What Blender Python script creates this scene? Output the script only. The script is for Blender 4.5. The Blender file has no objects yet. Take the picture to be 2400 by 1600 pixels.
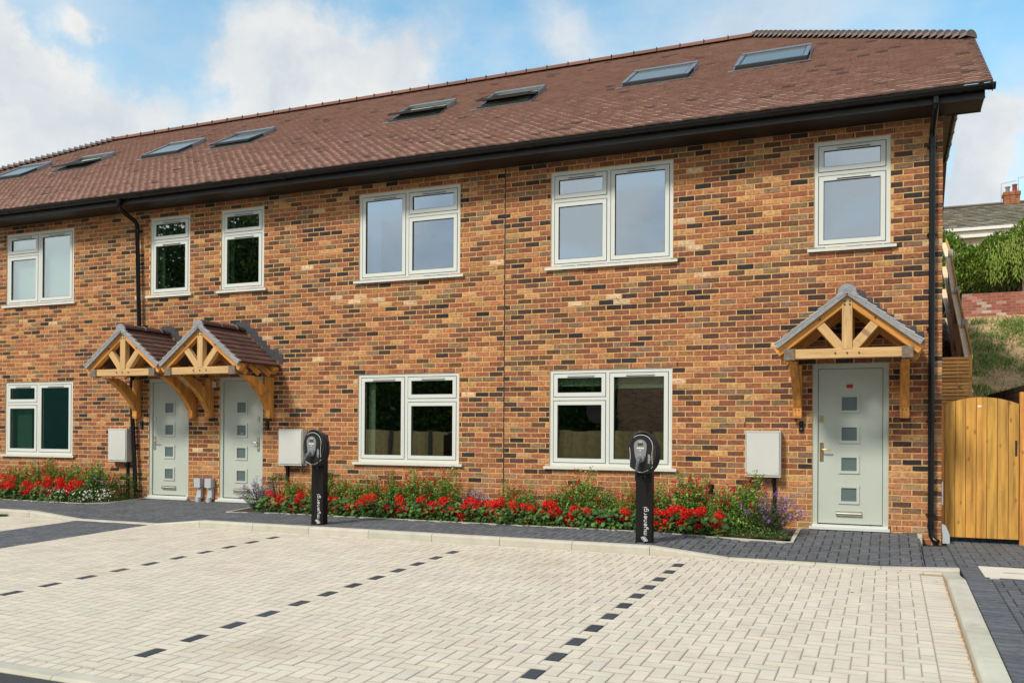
import bpy, math, random
from mathutils import Vector, Matrix, noise as mnoise
R_=math.radians
rnd=random.Random(7)
S=bpy.context.scene
COL=S.collection
# ---------------------------------------------------------------- camera
cam=bpy.data.cameras.new('camera'); co=bpy.data.objects.new('camera',cam); COL.objects.link(co)
cam.sensor_width=36; cam.lens=31.327; cam.shift_y=0.08504; cam.clip_end=2000; cam.clip_start=.05
def camrot(yaw,pitch,roll):
    f=Vector((-math.sin(yaw)*math.cos(pitch),math.cos(yaw)*math.cos(pitch),math.sin(pitch)))
    r=Vector((math.cos(yaw),math.sin(yaw),0)); u=r.cross(f)
    c,s=math.cos(roll),math.sin(roll)
    r2=c*r+s*u; u2=c*u-s*r
    return Matrix((( r2.x,u2.x,-f.x),(r2.y,u2.y,-f.y),(r2.z,u2.z,-f.z)))
m=camrot(.399222443,.00420017,.00638020).to_4x4(); m.translation=(0,-12.06,1.27)
co.matrix_world=m; S.camera=co
# ---------------------------------------------------------------- view, world, sun
S.view_settings.view_transform='Standard'; S.view_settings.look='None'
S.view_settings.exposure=0.48; S.view_settings.gamma=1
SUN_AZ=Vector((-.42,-.9,0)).normalized(); SUN_EL=R_(44)
W=bpy.data.worlds.new('World'); S.world=W; W.use_nodes=True
nt=W.node_tree; N=nt.nodes; L=nt.links; N.clear()
def nn(t,**k):
    n=N.new(t)
    for a,b in k.items(): setattr(n,a,b)
    return n
wo=nn('ShaderNodeOutputWorld'); bg=nn('ShaderNodeBackground'); L.new(bg.outputs[0],wo.inputs[0]); bg.inputs[1].default_value=.1
sky=nn('ShaderNodeTexSky'); sky.sky_type='NISHITA'; sky.sun_disc=False; sky.sun_elevation=SUN_EL
sky.sun_rotation=math.atan2(SUN_AZ.x,SUN_AZ.y); sky.air_density=1.0; sky.dust_density=.3; sky.ozone_density=2.5
tc=nn('ShaderNodeTexCoord')
def vm(op,a,b=None,s=None):
    n=nn('ShaderNodeVectorMath',operation=op)
    for i,x in enumerate((a,b)):
        if x is None: continue
        if isinstance(x,(tuple,Vector)): n.inputs[i].default_value=x
        else: L.new(x,n.inputs[i])
    if s is not None: n.inputs['Scale'].default_value=s
    return n
def mt(op,a,b=0,clamp=False):
    n=nn('ShaderNodeMath',operation=op); n.use_clamp=clamp
    for i,x in enumerate((a,b)):
        if isinstance(x,(int,float)): n.inputs[i].default_value=x
        else: L.new(x,n.inputs[i])
    return n.outputs[0]
nz=nn('ShaderNodeTexNoise'); nz.inputs['Scale'].default_value=6; nz.inputs['Detail'].default_value=9; nz.inputs['Roughness'].default_value=.62
L.new(tc.outputs['Generated'],nz.inputs['Vector'])
wv=vm('SUBTRACT',nz.outputs['Color'],(.5,.5,.5)); wv=vm('SCALE',wv.outputs[0],s=.16)
dv=vm('ADD',tc.outputs['Generated'],wv.outputs[0])
def pdir(x,y):   # direction in the sky, from its bearing in degrees left of the facade normal and its elevation
    return Vector((-math.sin(R_(x))*math.cos(R_(y)),math.cos(R_(x))*math.cos(R_(y)),math.sin(R_(y))))
# (bearing left, elevation, radius, amount): the banks of cloud over the roof
CL=[(38.0, 21.7, 0.055, 1.1),(35.5, 22.2, 0.059, 1.1),(33.1, 21.2, 0.064, 1.0),(31.2, 20.1, 0.059, 0.9),(39.1, 19.7, 0.055, 0.8),(36.5, 19.3, 0.059, 1.0),(30.4, 22.3, 0.045, 0.7),(29.1, 23.7, 0.041, 0.45),(51.7, 20.2, 0.05, 0.95),(52.9, 20.4, 0.045, 0.9),(50.2, 19.6, 0.041, 0.85),(48.4, 19.0, 0.041, 0.7),(52.1, 18.2, 0.032, 0.5),(51.6, 17.2, 0.045, 0.9),(49.3, 17.3, 0.041, 0.8),(47.2, 17.8, 0.036, 0.7),(45.6, 18.7, 0.032, 0.6),(43.3, 18.8, 0.036, 0.7),(41.1, 18.8, 0.036, 0.7),(52.3, 15.3, 0.068, 1.0),(49.7, 15.9, 0.055, 0.8),(46.3, 16.6, 0.045, 0.7),(48.2, 23.1, 0.027, 0.75),(47.3, 22.8, 0.02, 0.5),(50.8, 21.8, 0.023, 0.6),(50.2, 21.6, 0.018, 0.4),(49.4, 21.5, 0.027, 0.4),(40.5, 23.2, 0.023, 0.45),(39.1, 24.1, 0.027, 0.35),(42.1, 23.9, 0.023, 0.25),(26.3, 24.3, 0.05, 0.35),(24.4, 21.8, 0.041, 0.3),(20.3, 25.2, 0.05, 0.7),(18.1, 24.5, 0.041, 0.45),(32.6, 24.9, 0.036, 0.35),(14.8, 24.8, 0.068, 0.35),(9.5, 24.1, 0.091, 0.35),(4.5, 24.2, 0.091, 0.35),(-1.5, 23.6, 0.068, 0.3),(-4.8, 17.7, 0.036, 0.5),(-6.5, 18.5, 0.045, 0.55),(-4.4, 16.2, 0.041, 0.95),(-5.9, 15.1, 0.055, 1.0),(-3.8, 14.2, 0.055, 1.0),(-5.9, 20.5, 0.027, 0.25)]
acc=None
for b,e,rr,am in CL:
    d=vm('DISTANCE',dv.outputs[0],pdir(b,e))
    mr=nn('ShaderNodeMapRange',interpolation_type='SMOOTHSTEP'); L.new(d.outputs['Value'],mr.inputs[0])
    mr.inputs[1].default_value=rr*1.3; mr.inputs[2].default_value=rr*.1; mr.inputs[3].default_value=0; mr.inputs[4].default_value=am
    acc=mr.outputs[0] if acc is None else mt('ADD',acc,mr.outputs[0])
n2=nn('ShaderNodeTexNoise'); n2.inputs['Scale'].default_value=3.2; n2.inputs['Detail'].default_value=8; n2.inputs['Roughness'].default_value=.6
mp=nn('ShaderNodeMapping'); mp.inputs['Scale'].default_value=(1,1,2.2); L.new(tc.outputs['Generated'],mp.inputs[0]); L.new(mp.outputs[0],n2.inputs['Vector'])
fb=nn('ShaderNodeMapRange'); L.new(n2.outputs['Fac'],fb.inputs[0]); fb.inputs[1].default_value=.40; fb.inputs[2].default_value=.72; fb.inputs[3].default_value=.03; fb.inputs[4].default_value=.6
acs=nn('ShaderNodeMapRange',interpolation_type='SMOOTHSTEP'); L.new(acc,acs.inputs[0]); acs.inputs[1].default_value=.0; acs.inputs[2].default_value=1.75; acs.inputs[3].default_value=0; acs.inputs[4].default_value=1
dens=mt('ADD',acs.outputs[0],fb.outputs[0])
# the half of the sky behind the camera is a grey-blue overcast
sp=nn('ShaderNodeSeparateXYZ'); L.new(tc.outputs['Generated'],sp.inputs[0])
back=nn('ShaderNodeMapRange',interpolation_type='SMOOTHSTEP'); L.new(sp.outputs[1],back.inputs[0]); back.inputs[1].default_value=.05; back.inputs[2].default_value=-.35; back.inputs[3].default_value=0; back.inputs[4].default_value=.75
low=nn('ShaderNodeMapRange',interpolation_type='SMOOTHSTEP'); L.new(sp.outputs[2],low.inputs[0]); low.inputs[1].default_value=.22; low.inputs[2].default_value=.0; low.inputs[3].default_value=0; low.inputs[4].default_value=.8
dens=mt('ADD',dens,back.outputs[0]); dens=mt('ADD',dens,low.outputs[0]); dens=mt('MINIMUM',dens,.97)
n3=nn('ShaderNodeTexNoise'); n3.inputs['Scale'].default_value=7; n3.inputs['Detail'].default_value=6; L.new(dv.outputs[0],n3.inputs['Vector'])
cr=nn('ShaderNodeValToRGB'); L.new(n3.outputs['Fac'],cr.inputs[0])
cr.color_ramp.elements[0].position=.36; cr.color_ramp.elements[0].color=(4.7,5.1,5.5,1); cr.color_ramp.elements[1].position=.60; cr.color_ramp.elements[1].color=(6.75,6.6,6.3,1)
gm=nn('ShaderNodeMix',data_type='RGBA'); gm.inputs[0].default_value=1; gm.blend_type='MULTIPLY'; L.new(sky.outputs[0],gm.inputs[6]); gm.inputs[7].default_value=(1.5,1.95,1.68,1)
mx=nn('ShaderNodeMix',data_type='RGBA'); L.new(dens,mx.inputs[0]); L.new(gm.outputs[2],mx.inputs[6]); L.new(cr.outputs[0],mx.inputs[7]); L.new(mx.outputs[2],bg.inputs[0])
sl=bpy.data.lights.new('sun','SUN'); sl.energy=2.5; sl.angle=R_(10); sl.color=(1,.94,.84); so=bpy.data.objects.new('sun',sl); COL.objects.link(so)
sd=Vector((SUN_AZ.x*math.cos(SUN_EL),SUN_AZ.y*math.cos(SUN_EL),math.sin(SUN_EL))); so.rotation_euler=sd.to_track_quat('Z','Y').to_euler(); so.location=(0,-30,30)
# ---------------------------------------------------------------- helpers
WL={}
class MB:
    def __init__(s): s.V=[];s.F=[];s.C=[];s.G=[];s.M=[];s.SM=[]
    def add(s,vs,fs,col=(1,1,1),g=None,mi=0,sm=False):
        b=len(s.V); s.V+= [tuple(v) for v in vs]; s.G+= g if g else [(0,0,0)]*len(vs)
        for f in fs: s.F.append([i+b for i in f]); s.C.append(col); s.M.append(mi); s.SM.append(sm)
    def box(s,x0,x1,y0,y1,z0,z1,col=(1,1,1),mi=0):
        s.add([(x0,y0,z0),(x1,y0,z0),(x1,y1,z0),(x0,y1,z0),(x0,y0,z1),(x1,y0,z1),(x1,y1,z1),(x0,y1,z1)],
          [(0,3,2,1),(4,5,6,7),(0,1,5,4),(1,2,6,5),(2,3,7,6),(3,0,4,7)],col,None,mi)
    def beam(s,p,q,w,h,side=(0,1,0),col=(1,1,1),mi=0,bev=.006):   # a length of timber with its own grain coordinates
        p=Vector(p);q=Vector(q);d=(q-p);ln=d.length;d=d/ln
        a=Vector(side); a=(a-d*a.dot(d)).normalized(); b=d.cross(a)
        o=rnd.uniform(0,50); vs=[];g=[]
        pr=[(-w/2+bev,-h/2),(w/2-bev,-h/2),(w/2,-h/2+bev),(w/2,h/2-bev),(w/2-bev,h/2),(-w/2+bev,h/2),(-w/2,h/2-bev),(-w/2,-h/2+bev)]
        for t in (0,ln):
            for u,v in pr: vs.append(p+d*t+a*u+b*v); g.append((t+o,u+o*1.3,v))
        fs=[(i,(i+1)%8,8+(i+1)%8,8+i) for i in range(8)]+[tuple(range(7,-1,-1)),tuple(range(8,16))]
        s.add(vs,fs,col,g,mi)
    def tube(s,pts,r,n=8,col=(1,1,1),closed=False,mi=0,caps=True):
        pts=[Vector(p) for p in pts]; k=len(pts); rings=[]; up=None
        for i,p in enumerate(pts):
            if closed: d=(pts[(i+1)%k]-pts[i-1]).normalized()
            else: d=(pts[min(i+1,k-1)]-pts[max(i-1,0)]).normalized()
            if up is None: up=Vector((0,0,1)) if abs(d.z)<.9 else Vector((0,1,0))
            a=(up-d*up.dot(d)).normalized(); b=d.cross(a); up=a
            rr=r[i] if isinstance(r,(list,tuple)) else r
            rings.append([p+a*rr*math.cos(2*math.pi*j/n)+b*rr*math.sin(2*math.pi*j/n) for j in range(n)])
        vs=[v for rg in rings for v in rg]; fs=[]
        for i in range(k if closed else k-1):
            for j in range(n):
                i2=(i+1)%k; fs.append((i*n+j,i*n+(j+1)%n,i2*n+(j+1)%n,i2*n+j))
        s.add(vs,fs,col,None,mi,True)
        if not closed and caps: s.add(rings[0],[tuple(range(n-1,-1,-1))],col,None,mi); s.add(rings[-1],[tuple(range(n))],col,None,mi)
    def prism(s,pts,y0,y1,col=(1,1,1),mi=0,axis='y',g=False):  # pts (x,z) outline extruded
        n=len(pts)
        if axis=='y': v=[(x,y0,z) for x,z in pts]+[(x,y1,z) for x,z in pts]
        else: v=[(y0,x,z) for x,z in pts]+[(y1,x,z) for x,z in pts]
        s.add(v,[tuple(range(n)),tuple(range(2*n-1,n-1,-1))]+[(i,i+n,(i+1)%n+n,(i+1)%n) for i in range(n)],col,None,mi)
    def cut(s): s.B=getattr(s,'B',[])+[(len(s.V),len(s.F))]
    def each(s,name,mats,parent,fixn=True):     # one object for every piece marked off with cut()
        v0=f0=0; out=[]
        for v1,f1 in s.B:
            if v1>v0:
                m_=MB(); m_.V=s.V[v0:v1]; m_.G=s.G[v0:v1]; m_.F=[[i-v0 for i in f] for f in s.F[f0:f1]]; m_.C=s.C[f0:f1]; m_.M=s.M[f0:f1]; m_.SM=s.SM[f0:f1]; out.append(m_.build(name,mats,parent,None,fixn))
            v0,f0=v1,f1
        return out
    def build(s,name,mats,parent=None,loc=None,fixn=True):
        me=bpy.data.meshes.new(name); o=bpy.data.objects.new(name,me); COL.objects.link(o)
        org=Vector((0,0,0))
        if parent is not None: o.parent=parent; org=WL[parent]
        elif loc is not None: o.location=loc; org=Vector(loc)
        WL[o]=org
        V=[(v[0]-org.x,v[1]-org.y,v[2]-org.z) for v in s.V] if org.length>0 else s.V
        me.from_pydata(V,[],s.F)
        if not isinstance(mats,(list,tuple)): mats=[mats]
        for mm in mats: me.materials.append(mm)
        if len(mats)>1: me.polygons.foreach_set('material_index',s.M)
        if any(s.SM): me.polygons.foreach_set('use_smooth',s.SM)
        if any(c!=(1,1,1) for c in s.C):
            at=me.color_attributes.new('tint','FLOAT_COLOR','CORNER'); a=[]
            for f,c in zip(s.F,s.C): a+= (c[0],c[1],c[2],1)*len(f)
            at.data.foreach_set('color',a)
        if any(g!=(0,0,0) for g in s.G):
            at=me.attributes.new('grain','FLOAT_VECTOR','POINT'); at.data.foreach_set('vector',[c for g in s.G for c in g])
        if fixn:
            import bmesh
            b=bmesh.new(); b.from_mesh(me); bmesh.ops.recalc_face_normals(b,faces=b.faces); b.to_mesh(me); b.free()
        me.update(); return o
def thing(name,label,cat,loc=(0,0,0),group=None):
    o=bpy.data.objects.new(name,None); COL.objects.link(o); o.location=loc; o.empty_display_size=.2
    WL[o]=Vector(loc); tag(o,label,cat,group); return o
def tag(o,label=None,cat=None,group=None,kind=None):
    if label: o['label']=label
    if cat: o['category']=cat
    if group: o['group']=group
    if kind: o['kind']=kind
    return o
def dup(root,loc,rz=0,sc=1,label=None):
    def cp(o,par):
        c=o.copy(); COL.objects.link(c)
        if par: c.parent=par
        for ch in [x for x in KIDS.get(o,[])]: cp(ch,c)
        return c
    c=cp(root,None); c.location=loc; c.rotation_euler=(0,0,rz); c.scale=(sc,)*3
    if label: c['label']=label
    return c
KIDS={}
def kid(o): KIDS.setdefault(o.parent,[]).append(o); return o
def mat(name,base,rough=.6,var=.15,scale=6,bump=0,bscale=40,tint=False,metal=0,spec=.5,coat=0,stretch=None,grain=False,detail=5,trans=0,spots=None):
    m=bpy.data.materials.new(name); m.use_nodes=True; t=m.node_tree; n=t.nodes; l=t.links; p=n['Principled BSDF']
    p.inputs['Roughness'].default_value=rough; p.inputs['Metallic'].default_value=metal; p.inputs['Specular IOR Level'].default_value=spec; p.inputs['Coat Weight'].default_value=coat
    c=n.new('ShaderNodeTexCoord'); src=c.outputs['Object']
    if stretch or grain:
        mpp=n.new('ShaderNodeMapping'); mpp.inputs['Scale'].default_value=stretch or (1,1,1)
        if grain:
            at=n.new('ShaderNodeAttribute'); at.attribute_name='grain'; l.new(at.outputs['Vector'],mpp.inputs[0])
        else: l.new(src,mpp.inputs[0])
        src=mpp.outputs[0]
    nz=n.new('ShaderNodeTexNoise'); nz.inputs['Scale'].default_value=scale; nz.inputs['Detail'].default_value=detail; nz.inputs['Roughness'].default_value=.6; l.new(src,nz.inputs['Vector'])
    mr=n.new('ShaderNodeMapRange'); l.new(nz.outputs['Fac'],mr.inputs[0]); mr.inputs[1].default_value=.25; mr.inputs[2].default_value=.75; mr.inputs[3].default_value=1-var; mr.inputs[4].default_value=1+var
    mu=n.new('ShaderNodeVectorMath'); mu.operation='SCALE'; l.new(mr.outputs[0],mu.inputs['Scale'])
    if tint:
        a=n.new('ShaderNodeAttribute'); a.attribute_name='tint'
        m2=n.new('ShaderNodeVectorMath'); m2.operation='MULTIPLY'; l.new(a.outputs['Color'],m2.inputs[0]); m2.inputs[1].default_value=base[:3]; l.new(m2.outputs[0],mu.inputs[0])
    else: mu.inputs[0].default_value=base[:3]
    out=mu.outputs[0]
    if spots:   # (colour, noise scale, threshold, amount): patches of another tone
        sc,ssz,th,am=spots
        n4=n.new('ShaderNodeTexNoise'); n4.inputs['Scale'].default_value=ssz; n4.inputs['Detail'].default_value=6; n4.inputs['Roughness'].default_value=.65; l.new(src,n4.inputs['Vector'])
        m4=n.new('ShaderNodeMapRange'); l.new(n4.outputs['Fac'],m4.inputs[0]); m4.inputs[1].default_value=th; m4.inputs[2].default_value=th+.12; m4.inputs[3].default_value=0; m4.inputs[4].default_value=am
        x=n.new('ShaderNodeMix'); x.data_type='RGBA'; l.new(m4.outputs[0],x.inputs[0]); l.new(out,x.inputs[6]); x.inputs[7].default_value=(*sc,1); out=x.outputs[2]
    l.new(out,p.inputs['Base Color'])
    if grain:
        m5=n.new('ShaderNodeMapping'); m5.inputs['Scale'].default_value=(4.2,9,0); l.new(at.outputs['Vector'],m5.inputs[0])
        vo=n.new('ShaderNodeTexVoronoi'); vo.inputs['Scale'].default_value=1; l.new(m5.outputs[0],vo.inputs['Vector'])
        r5=n.new('ShaderNodeMapRange'); l.new(vo.outputs['Distance'],r5.inputs[0]); r5.inputs[1].default_value=.16; r5.inputs[2].default_value=.07; r5.inputs[3].default_value=0; r5.inputs[4].default_value=.75
        x5=n.new('ShaderNodeMix'); x5.data_type='RGBA'; l.new(r5.outputs[0],x5.inputs[0]); l.new(out,x5.inputs[6]); x5.inputs[7].default_value=(base[0]*.42,base[1]*.34,base[2]*.4,1); out=x5.outputs[2]; l.new(out,p.inputs['Base Color'])
    if bump:
        nb=n.new('ShaderNodeTexNoise'); nb.inputs['Scale'].default_value=bscale; nb.inputs['Detail'].default_value=6; l.new(src,nb.inputs['Vector'])
        bp=n.new('ShaderNodeBump'); bp.inputs['Strength'].default_value=bump; bp.inputs['Distance'].default_value=.01; l.new(nb.outputs['Fac'],bp.inputs['Height']); l.new(bp.outputs[0],p.inputs['Normal'])
    if trans:
        tr=n.new('ShaderNodeBsdfTranslucent'); l.new(out,tr.inputs[0]); ms=n.new('ShaderNodeMixShader'); ms.inputs[0].default_value=trans
        l.new(p.outputs[0],ms.inputs[1]); l.new(tr.outputs[0],ms.inputs[2]); l.new(ms.outputs[0],n['Material Output'].inputs[0])
    return m
def glass(name,refl,tintc=(.85,.95,.9),rough=.0,film=None,gcol=(1,1,1)):
    m=bpy.data.materials.new(name); m.use_nodes=True; t=m.node_tree; n=t.nodes; l=t.links; n.clear()
    o=n.new('ShaderNodeOutputMaterial'); g=n.new('ShaderNodeBsdfGlossy'); g.inputs['Roughness'].default_value=rough; g.inputs[0].default_value=(*gcol,1)
    tr=n.new('ShaderNodeBsdfTransparent'); tr.inputs[0].default_value=(*tintc,1)
    if film: 
        tr=n.new('ShaderNodeBsdfDiffuse'); tr.inputs[0].default_value=(*film,1)
    nz=n.new('ShaderNodeTexNoise'); nz.inputs['Scale'].default_value=1.3; c=n.new('ShaderNodeTexCoord'); l.new(c.outputs['Object'],nz.inputs['Vector'])
    bp=n.new('ShaderNodeBump'); bp.inputs['Strength'].default_value=.05; bp.inputs['Distance'].default_value=.02; l.new(nz.outputs[0],bp.inputs['Height']); l.new(bp.outputs[0],g.inputs['Normal'])
    x=n.new('ShaderNodeMixShader'); x.inputs[0].default_value=refl; l.new(tr.outputs[0],x.inputs[1]); l.new(g.outputs[0],x.inputs[2]); l.new(x.outputs[0],o.inputs[0]); return m
def jit(c,v=.08,h=.03):
    k=1+rnd.uniform(-v,v); return tuple(max(.002,x*k*(1+rnd.uniform(-h,h))) for x in c)
def pick(pal):
    r=rnd.random()*sum(w for w,_ in pal)
    for w,c in pal:
        r-=w
        if r<=0: return c
    return pal[-1][1]
M={}
M['brick']=mat('brick_face',(1,1,1),.85,.45,24,1,60,tint=True,spec=.25,spots=((.085,.042,.030),21,.555,.72))
M['mortar']=mat('mortar',(.62,.395,.165),.95,.14,12,.5,160,spec=.1)
M['tile']=mat('roof_tile',(1,1,1),.9,.12,40,.3,120,tint=True,spec=.2)
M['hiptile']=mat('grey_hip_tile',(.19,.155,.135),.85,.25,9,.3,60)
M['black']=mat('black_plastic',(.007,.008,.009),.25,.2,4,.05,20,spec=.3)
M['fascia']=mat('black_fascia',(.011,.010,.010),.38,.2,20,.25,300,spec=.45)
M['frame']=mat('sage_upvc',(.62,.645,.60),.42,.03,2,0,spec=.4)
M['door']=mat('sage_door',(.47,.51,.445),.5,.04,3,.06,220,spec=.35)
M['gap']=mat('dark_gasket',(.012,.013,.012),.7,.1)
M['glass']=glass('window_glass',.42)
M['glassup']=glass('upper_window_glass',.50,(.62,.72,.85),gcol=(.66,.74,.80))
M['frost']=glass('frosted_glass',.06,rough=.3,film=(.10,.145,.145))
M['oak']=mat('oak_timber',(.62,.265,.052),.6,.5,1.8,.35,7,grain=True,stretch=(1.2,14,14),spots=((.30,.13,.035),2.2,.60,.6))
M['oakgrey']=mat('weathered_oak',(.56,.35,.15),.75,.25,1.6,.4,7,grain=True,stretch=(1.2,16,16),spots=((.10,.08,.06),2.6,.60,.7))
M['oakdark']=mat('stained_oak_end',(.17,.13,.095),.8,.4,20,.4,40,spots=((.5,.4,.28),9,.56,.7))
M['pine']=mat('treated_pine',(.53,.275,.05),.6,.55,1.6,.15,6,grain=True,stretch=(.9,12,12),tint=True,spots=((.30,.13,.02),1.6,.64,.5))
M['plank']=mat('orange_plank',(.60,.33,.09),.7,.2,5,tint=True)
M['rail']=mat('pale_rail',(.78,.62,.42),.7,.15,3)
M['lead']=mat('lead_flashing',(.042,.05,.057),.5,.2,10)
M['chrome']=mat('satin_nickel',(.62,.58,.50),.28,.05,4,metal=1)
M['gold']=mat('gold_anodised',(.55,.43,.22),.3,.05,4,metal=1)
M['meter']=mat('grey_grp',(.56,.57,.535),.5,.04,3,.04,60,spec=.3)
M['grey']=mat('grey_upvc',(.44,.47,.50),.5,.05,3)
M['white']=mat('white_upvc',(.72,.72,.68),.5,.06,2)
M['paver']=mat('buff_paver',(1,1,1),.9,.10,4,.35,160,tint=True,spec=.2,spots=((.36,.27,.17),.8,.58,.32))
M['dpaver']=mat('charcoal_paver',(1,1,1),.7,.32,18,1,130,tint=True,spec=.35,spots=((.15,.155,.155),4,.63,.35))
M['joint']=mat('joint_sand',(.36,.28,.17),.95,.2,20)
M['djoint']=mat('dark_joint_sand',(.05,.045,.04),.95,.3,12,spots=((.18,.12,.08),3,.62,.7))
M['kerb']=mat('kerb_concrete',(.49,.465,.385),.85,.13,5,.25,90,spec=.2,spots=((.30,.28,.21),2.4,.62,.5))
M['asphalt']=mat('asphalt',(.05,.05,.052),.85,.5,120,1,150,spots=((.20,.2,.2),200,.66,.8))
M['soil']=mat('soil',(.045,.028,.018),.95,.4,20,.8,50)
M['leaf']=mat('leaf',(1,1,1),.55,.15,20,tint=True,spec=.3,trans=.25)
M['petal']=mat('petal',(1,1,1),.55,.1,20,tint=True,spec=.2,trans=.15)
M['bark']=mat('bark',(.10,.075,.05),.9,.3,10,.6,30)
M['redbrick']=mat('red_brick_face',(1,1,1),.85,.2,25,.5,80,tint=True,spec=.2)
M['greymortar']=mat('grey_mortar',(.33,.30,.25),.95,.15,12)
M['darkwall']=mat('dark_brick_wall',(.075,.045,.035),.9,.3,14,.5,50)
M['conc']=mat('concrete_post',(.36,.35,.31),.9,.12,8,.3,60)
M['void']=mat('dim_room',(.10,.105,.10),.9,.2,1)
M['blind']=mat('roller_blind',(.74,.76,.74),.8,.03,2)
M['cream']=mat('cream_blind',(.55,.60,.42),.8,.05,2)
M['chgr']=mat('charger_shell',(.013,.014,.016),.35,.1,10,.1,200,spec=.5)
M['silver']=mat('silver_panel',(.27,.28,.29),.35,.04,4,metal=.3)
M['letter']=mat('white_lettering',(.80,.80,.80),.5,.02,4)
M['cable']=mat('cable_rubber',(.012,.012,.013),.45,.1,10,.1,40)
M['red']=mat('red_sticker',(.42,.008,.015),.5,.05)
M['bluegrey']=mat('plug_grip',(.09,.105,.115),.45,.05)
# ---------------------------------------------------------------- levels of the ground
def carz(x,y): return -.1+.028*(y+2.2)
KT=[(-30,0),(-12.3,0),(-11.3,-.085),(-9.8,-.085),(-8.93,0),(-2.47,0),(-1.6,-.085),(-.06,-.085),(.663,-.055),(.667,-.045),(6,-.045)]
def kerbtop(x):
    for (a,za),(b,zb) in zip(KT,KT[1:]):
        if x<=b: return za+(zb-za)*max(0,(x-a))/(b-a)
    return KT[-1][1]
def wallz(x): return .055 if x<.35 else -.055
def rightz(y): return -.045+.028*(y+2.9) if y<-2.9 else -.045-.01*min(1,(y+2.9)/2.9)
def pavz(x,y):
    if y<-2.2: return rightz(y)
    t=min(1,max(0,-y/2.2)); return wallz(x)*(1-t)+kerbtop(x)*t
# ---------------------------------------------------------------- paving
PA=.104
def herring(mb,x0,x1,y0,y1,zf,colf,inside=None,gap=.0035,bev=.006,ox=0,oy=0):
    i0=int((x0-ox)/PA)-3;i1=int((x1-ox)/PA)+3;j0=int((y0-oy)/PA)-3;j1=int((y1-oy)/PA)+3
    for i in range(i0,i1):
        for j in range(j0,j1):
            c=(i-j)%4
            if c==0: w,h=2,1
            elif c==3: w,h=1,2
            else: continue
            a=ox+i*PA;b=oy+j*PA;a2=a+w*PA;b2=b+h*PA
            if a2<=x0 or a>=x1 or b2<=y0 or b>=y1: continue
            xa,xb,ya,yb=max(a,x0),min(a2,x1),max(b,y0),min(b2,y1)
            if xb-xa<.015 or yb-ya<.015: continue
            if inside and not inside((xa+xb)/2,(ya+yb)/2): continue
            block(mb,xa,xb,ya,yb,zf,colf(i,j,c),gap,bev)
def block(mb,xa,xb,ya,yb,zf,col,gap=.0035,bev=.006):
    g=gap/2; xa+=g+rnd.uniform(0,.001);xb-=g+rnd.uniform(0,.001);ya+=g+rnd.uniform(0,.001);yb-=g+rnd.uniform(0,.001)
    dz=rnd.uniform(-.0012,.0012); tx=rnd.uniform(-.006,.006); ty=rnd.uniform(-.006,.006); mx_,my_=(xa+xb)/2,(ya+yb)/2
    z=lambda x,y:zf(x,y)+dz+(x-mx_)*tx+(y-my_)*ty
    o=[(xa,ya),(xb,ya),(xb,yb),(xa,yb)]; n=[(xa+bev,ya+bev),(xb-bev,ya+bev),(xb-bev,yb-bev),(xa+bev,yb-bev)]
    vs=[(x,y,z(x,y)-.02) for x,y in o]+[(x,y,z(x,y)-bev*.7) for x,y in o]+[(x,y,z(x,y)) for x,y in n]
    fs=[(8,9,10,11)]+[(4+k,4+(k+1)%4,8+(k+1)%4,8+k) for k in range(4)]+[(k,(k+1)%4,4+(k+1)%4,4+k) for k in range(4)]
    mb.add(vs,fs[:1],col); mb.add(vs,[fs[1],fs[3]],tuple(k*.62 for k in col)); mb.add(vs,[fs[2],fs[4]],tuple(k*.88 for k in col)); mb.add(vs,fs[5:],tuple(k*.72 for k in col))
def sheet(mb,x0,x1,y0,y1,zf,dz,step=.5,inside=None,mi=0):
    nx=max(1,int((x1-x0)/step));ny=max(1,int((y1-y0)/step)); vs=[];fs=[]
    for j in range(ny+1):
        for i in range(nx+1):
            x=x0+(x1-x0)*i/nx;y=y0+(y1-y0)*j/ny; vs.append((x,y,zf(x,y)+dz))
    for j in range(ny):
        for i in range(nx): a=j*(nx+1)+i; fs.append((a,a+1,a+nx+2,a+nx+1))
    mb.add(vs,fs,(1,1,1),None,mi)
BUFF=(.61,.545,.445); DARK=(.118,.126,.138)
def buffc(i,j,c):
    if c==3 and i in MARK and j+1<MARK[i][1] and j>MARK[i][0]: return jit((.055,.062,.07),.15)
    return jit(BUFF,.04,.018)
OX=-2.085-.0; 
MARK={}
for xc in (-2.033,-4.633,-7.337,-14.3):
    i=round((xc-PA/2-OX)/PA); MARK[i]=(int((-7.7+10)/PA),int((-2.45+10)/PA))
OY=-10
mb=MB(); sheet(mb,-9.86,.52,-7.95,-2.19,carz,-.007,1); sheet(mb,-24,-11.27,-7.95,-2.19,carz,-.007,1)
mbp=MB()
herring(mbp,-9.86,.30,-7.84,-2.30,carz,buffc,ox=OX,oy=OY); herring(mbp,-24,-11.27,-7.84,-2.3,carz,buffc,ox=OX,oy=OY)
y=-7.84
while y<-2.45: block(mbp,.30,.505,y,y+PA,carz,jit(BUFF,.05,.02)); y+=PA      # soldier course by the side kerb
x=-9.86
while x<.46:
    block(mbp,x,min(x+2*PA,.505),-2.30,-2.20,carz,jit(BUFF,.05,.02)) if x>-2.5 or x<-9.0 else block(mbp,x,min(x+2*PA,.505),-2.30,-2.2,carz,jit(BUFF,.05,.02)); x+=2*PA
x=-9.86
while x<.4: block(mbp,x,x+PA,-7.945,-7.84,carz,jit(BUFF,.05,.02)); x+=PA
x=-24
while x<-11.4: block(mbp,x,x+2*PA,-2.30,-2.20,carz,jit(BUFF,.05,.02)); x+=2*PA
jo=mb.build('car_park_bedding',M['joint']); tag(jo,kind='structure')
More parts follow.
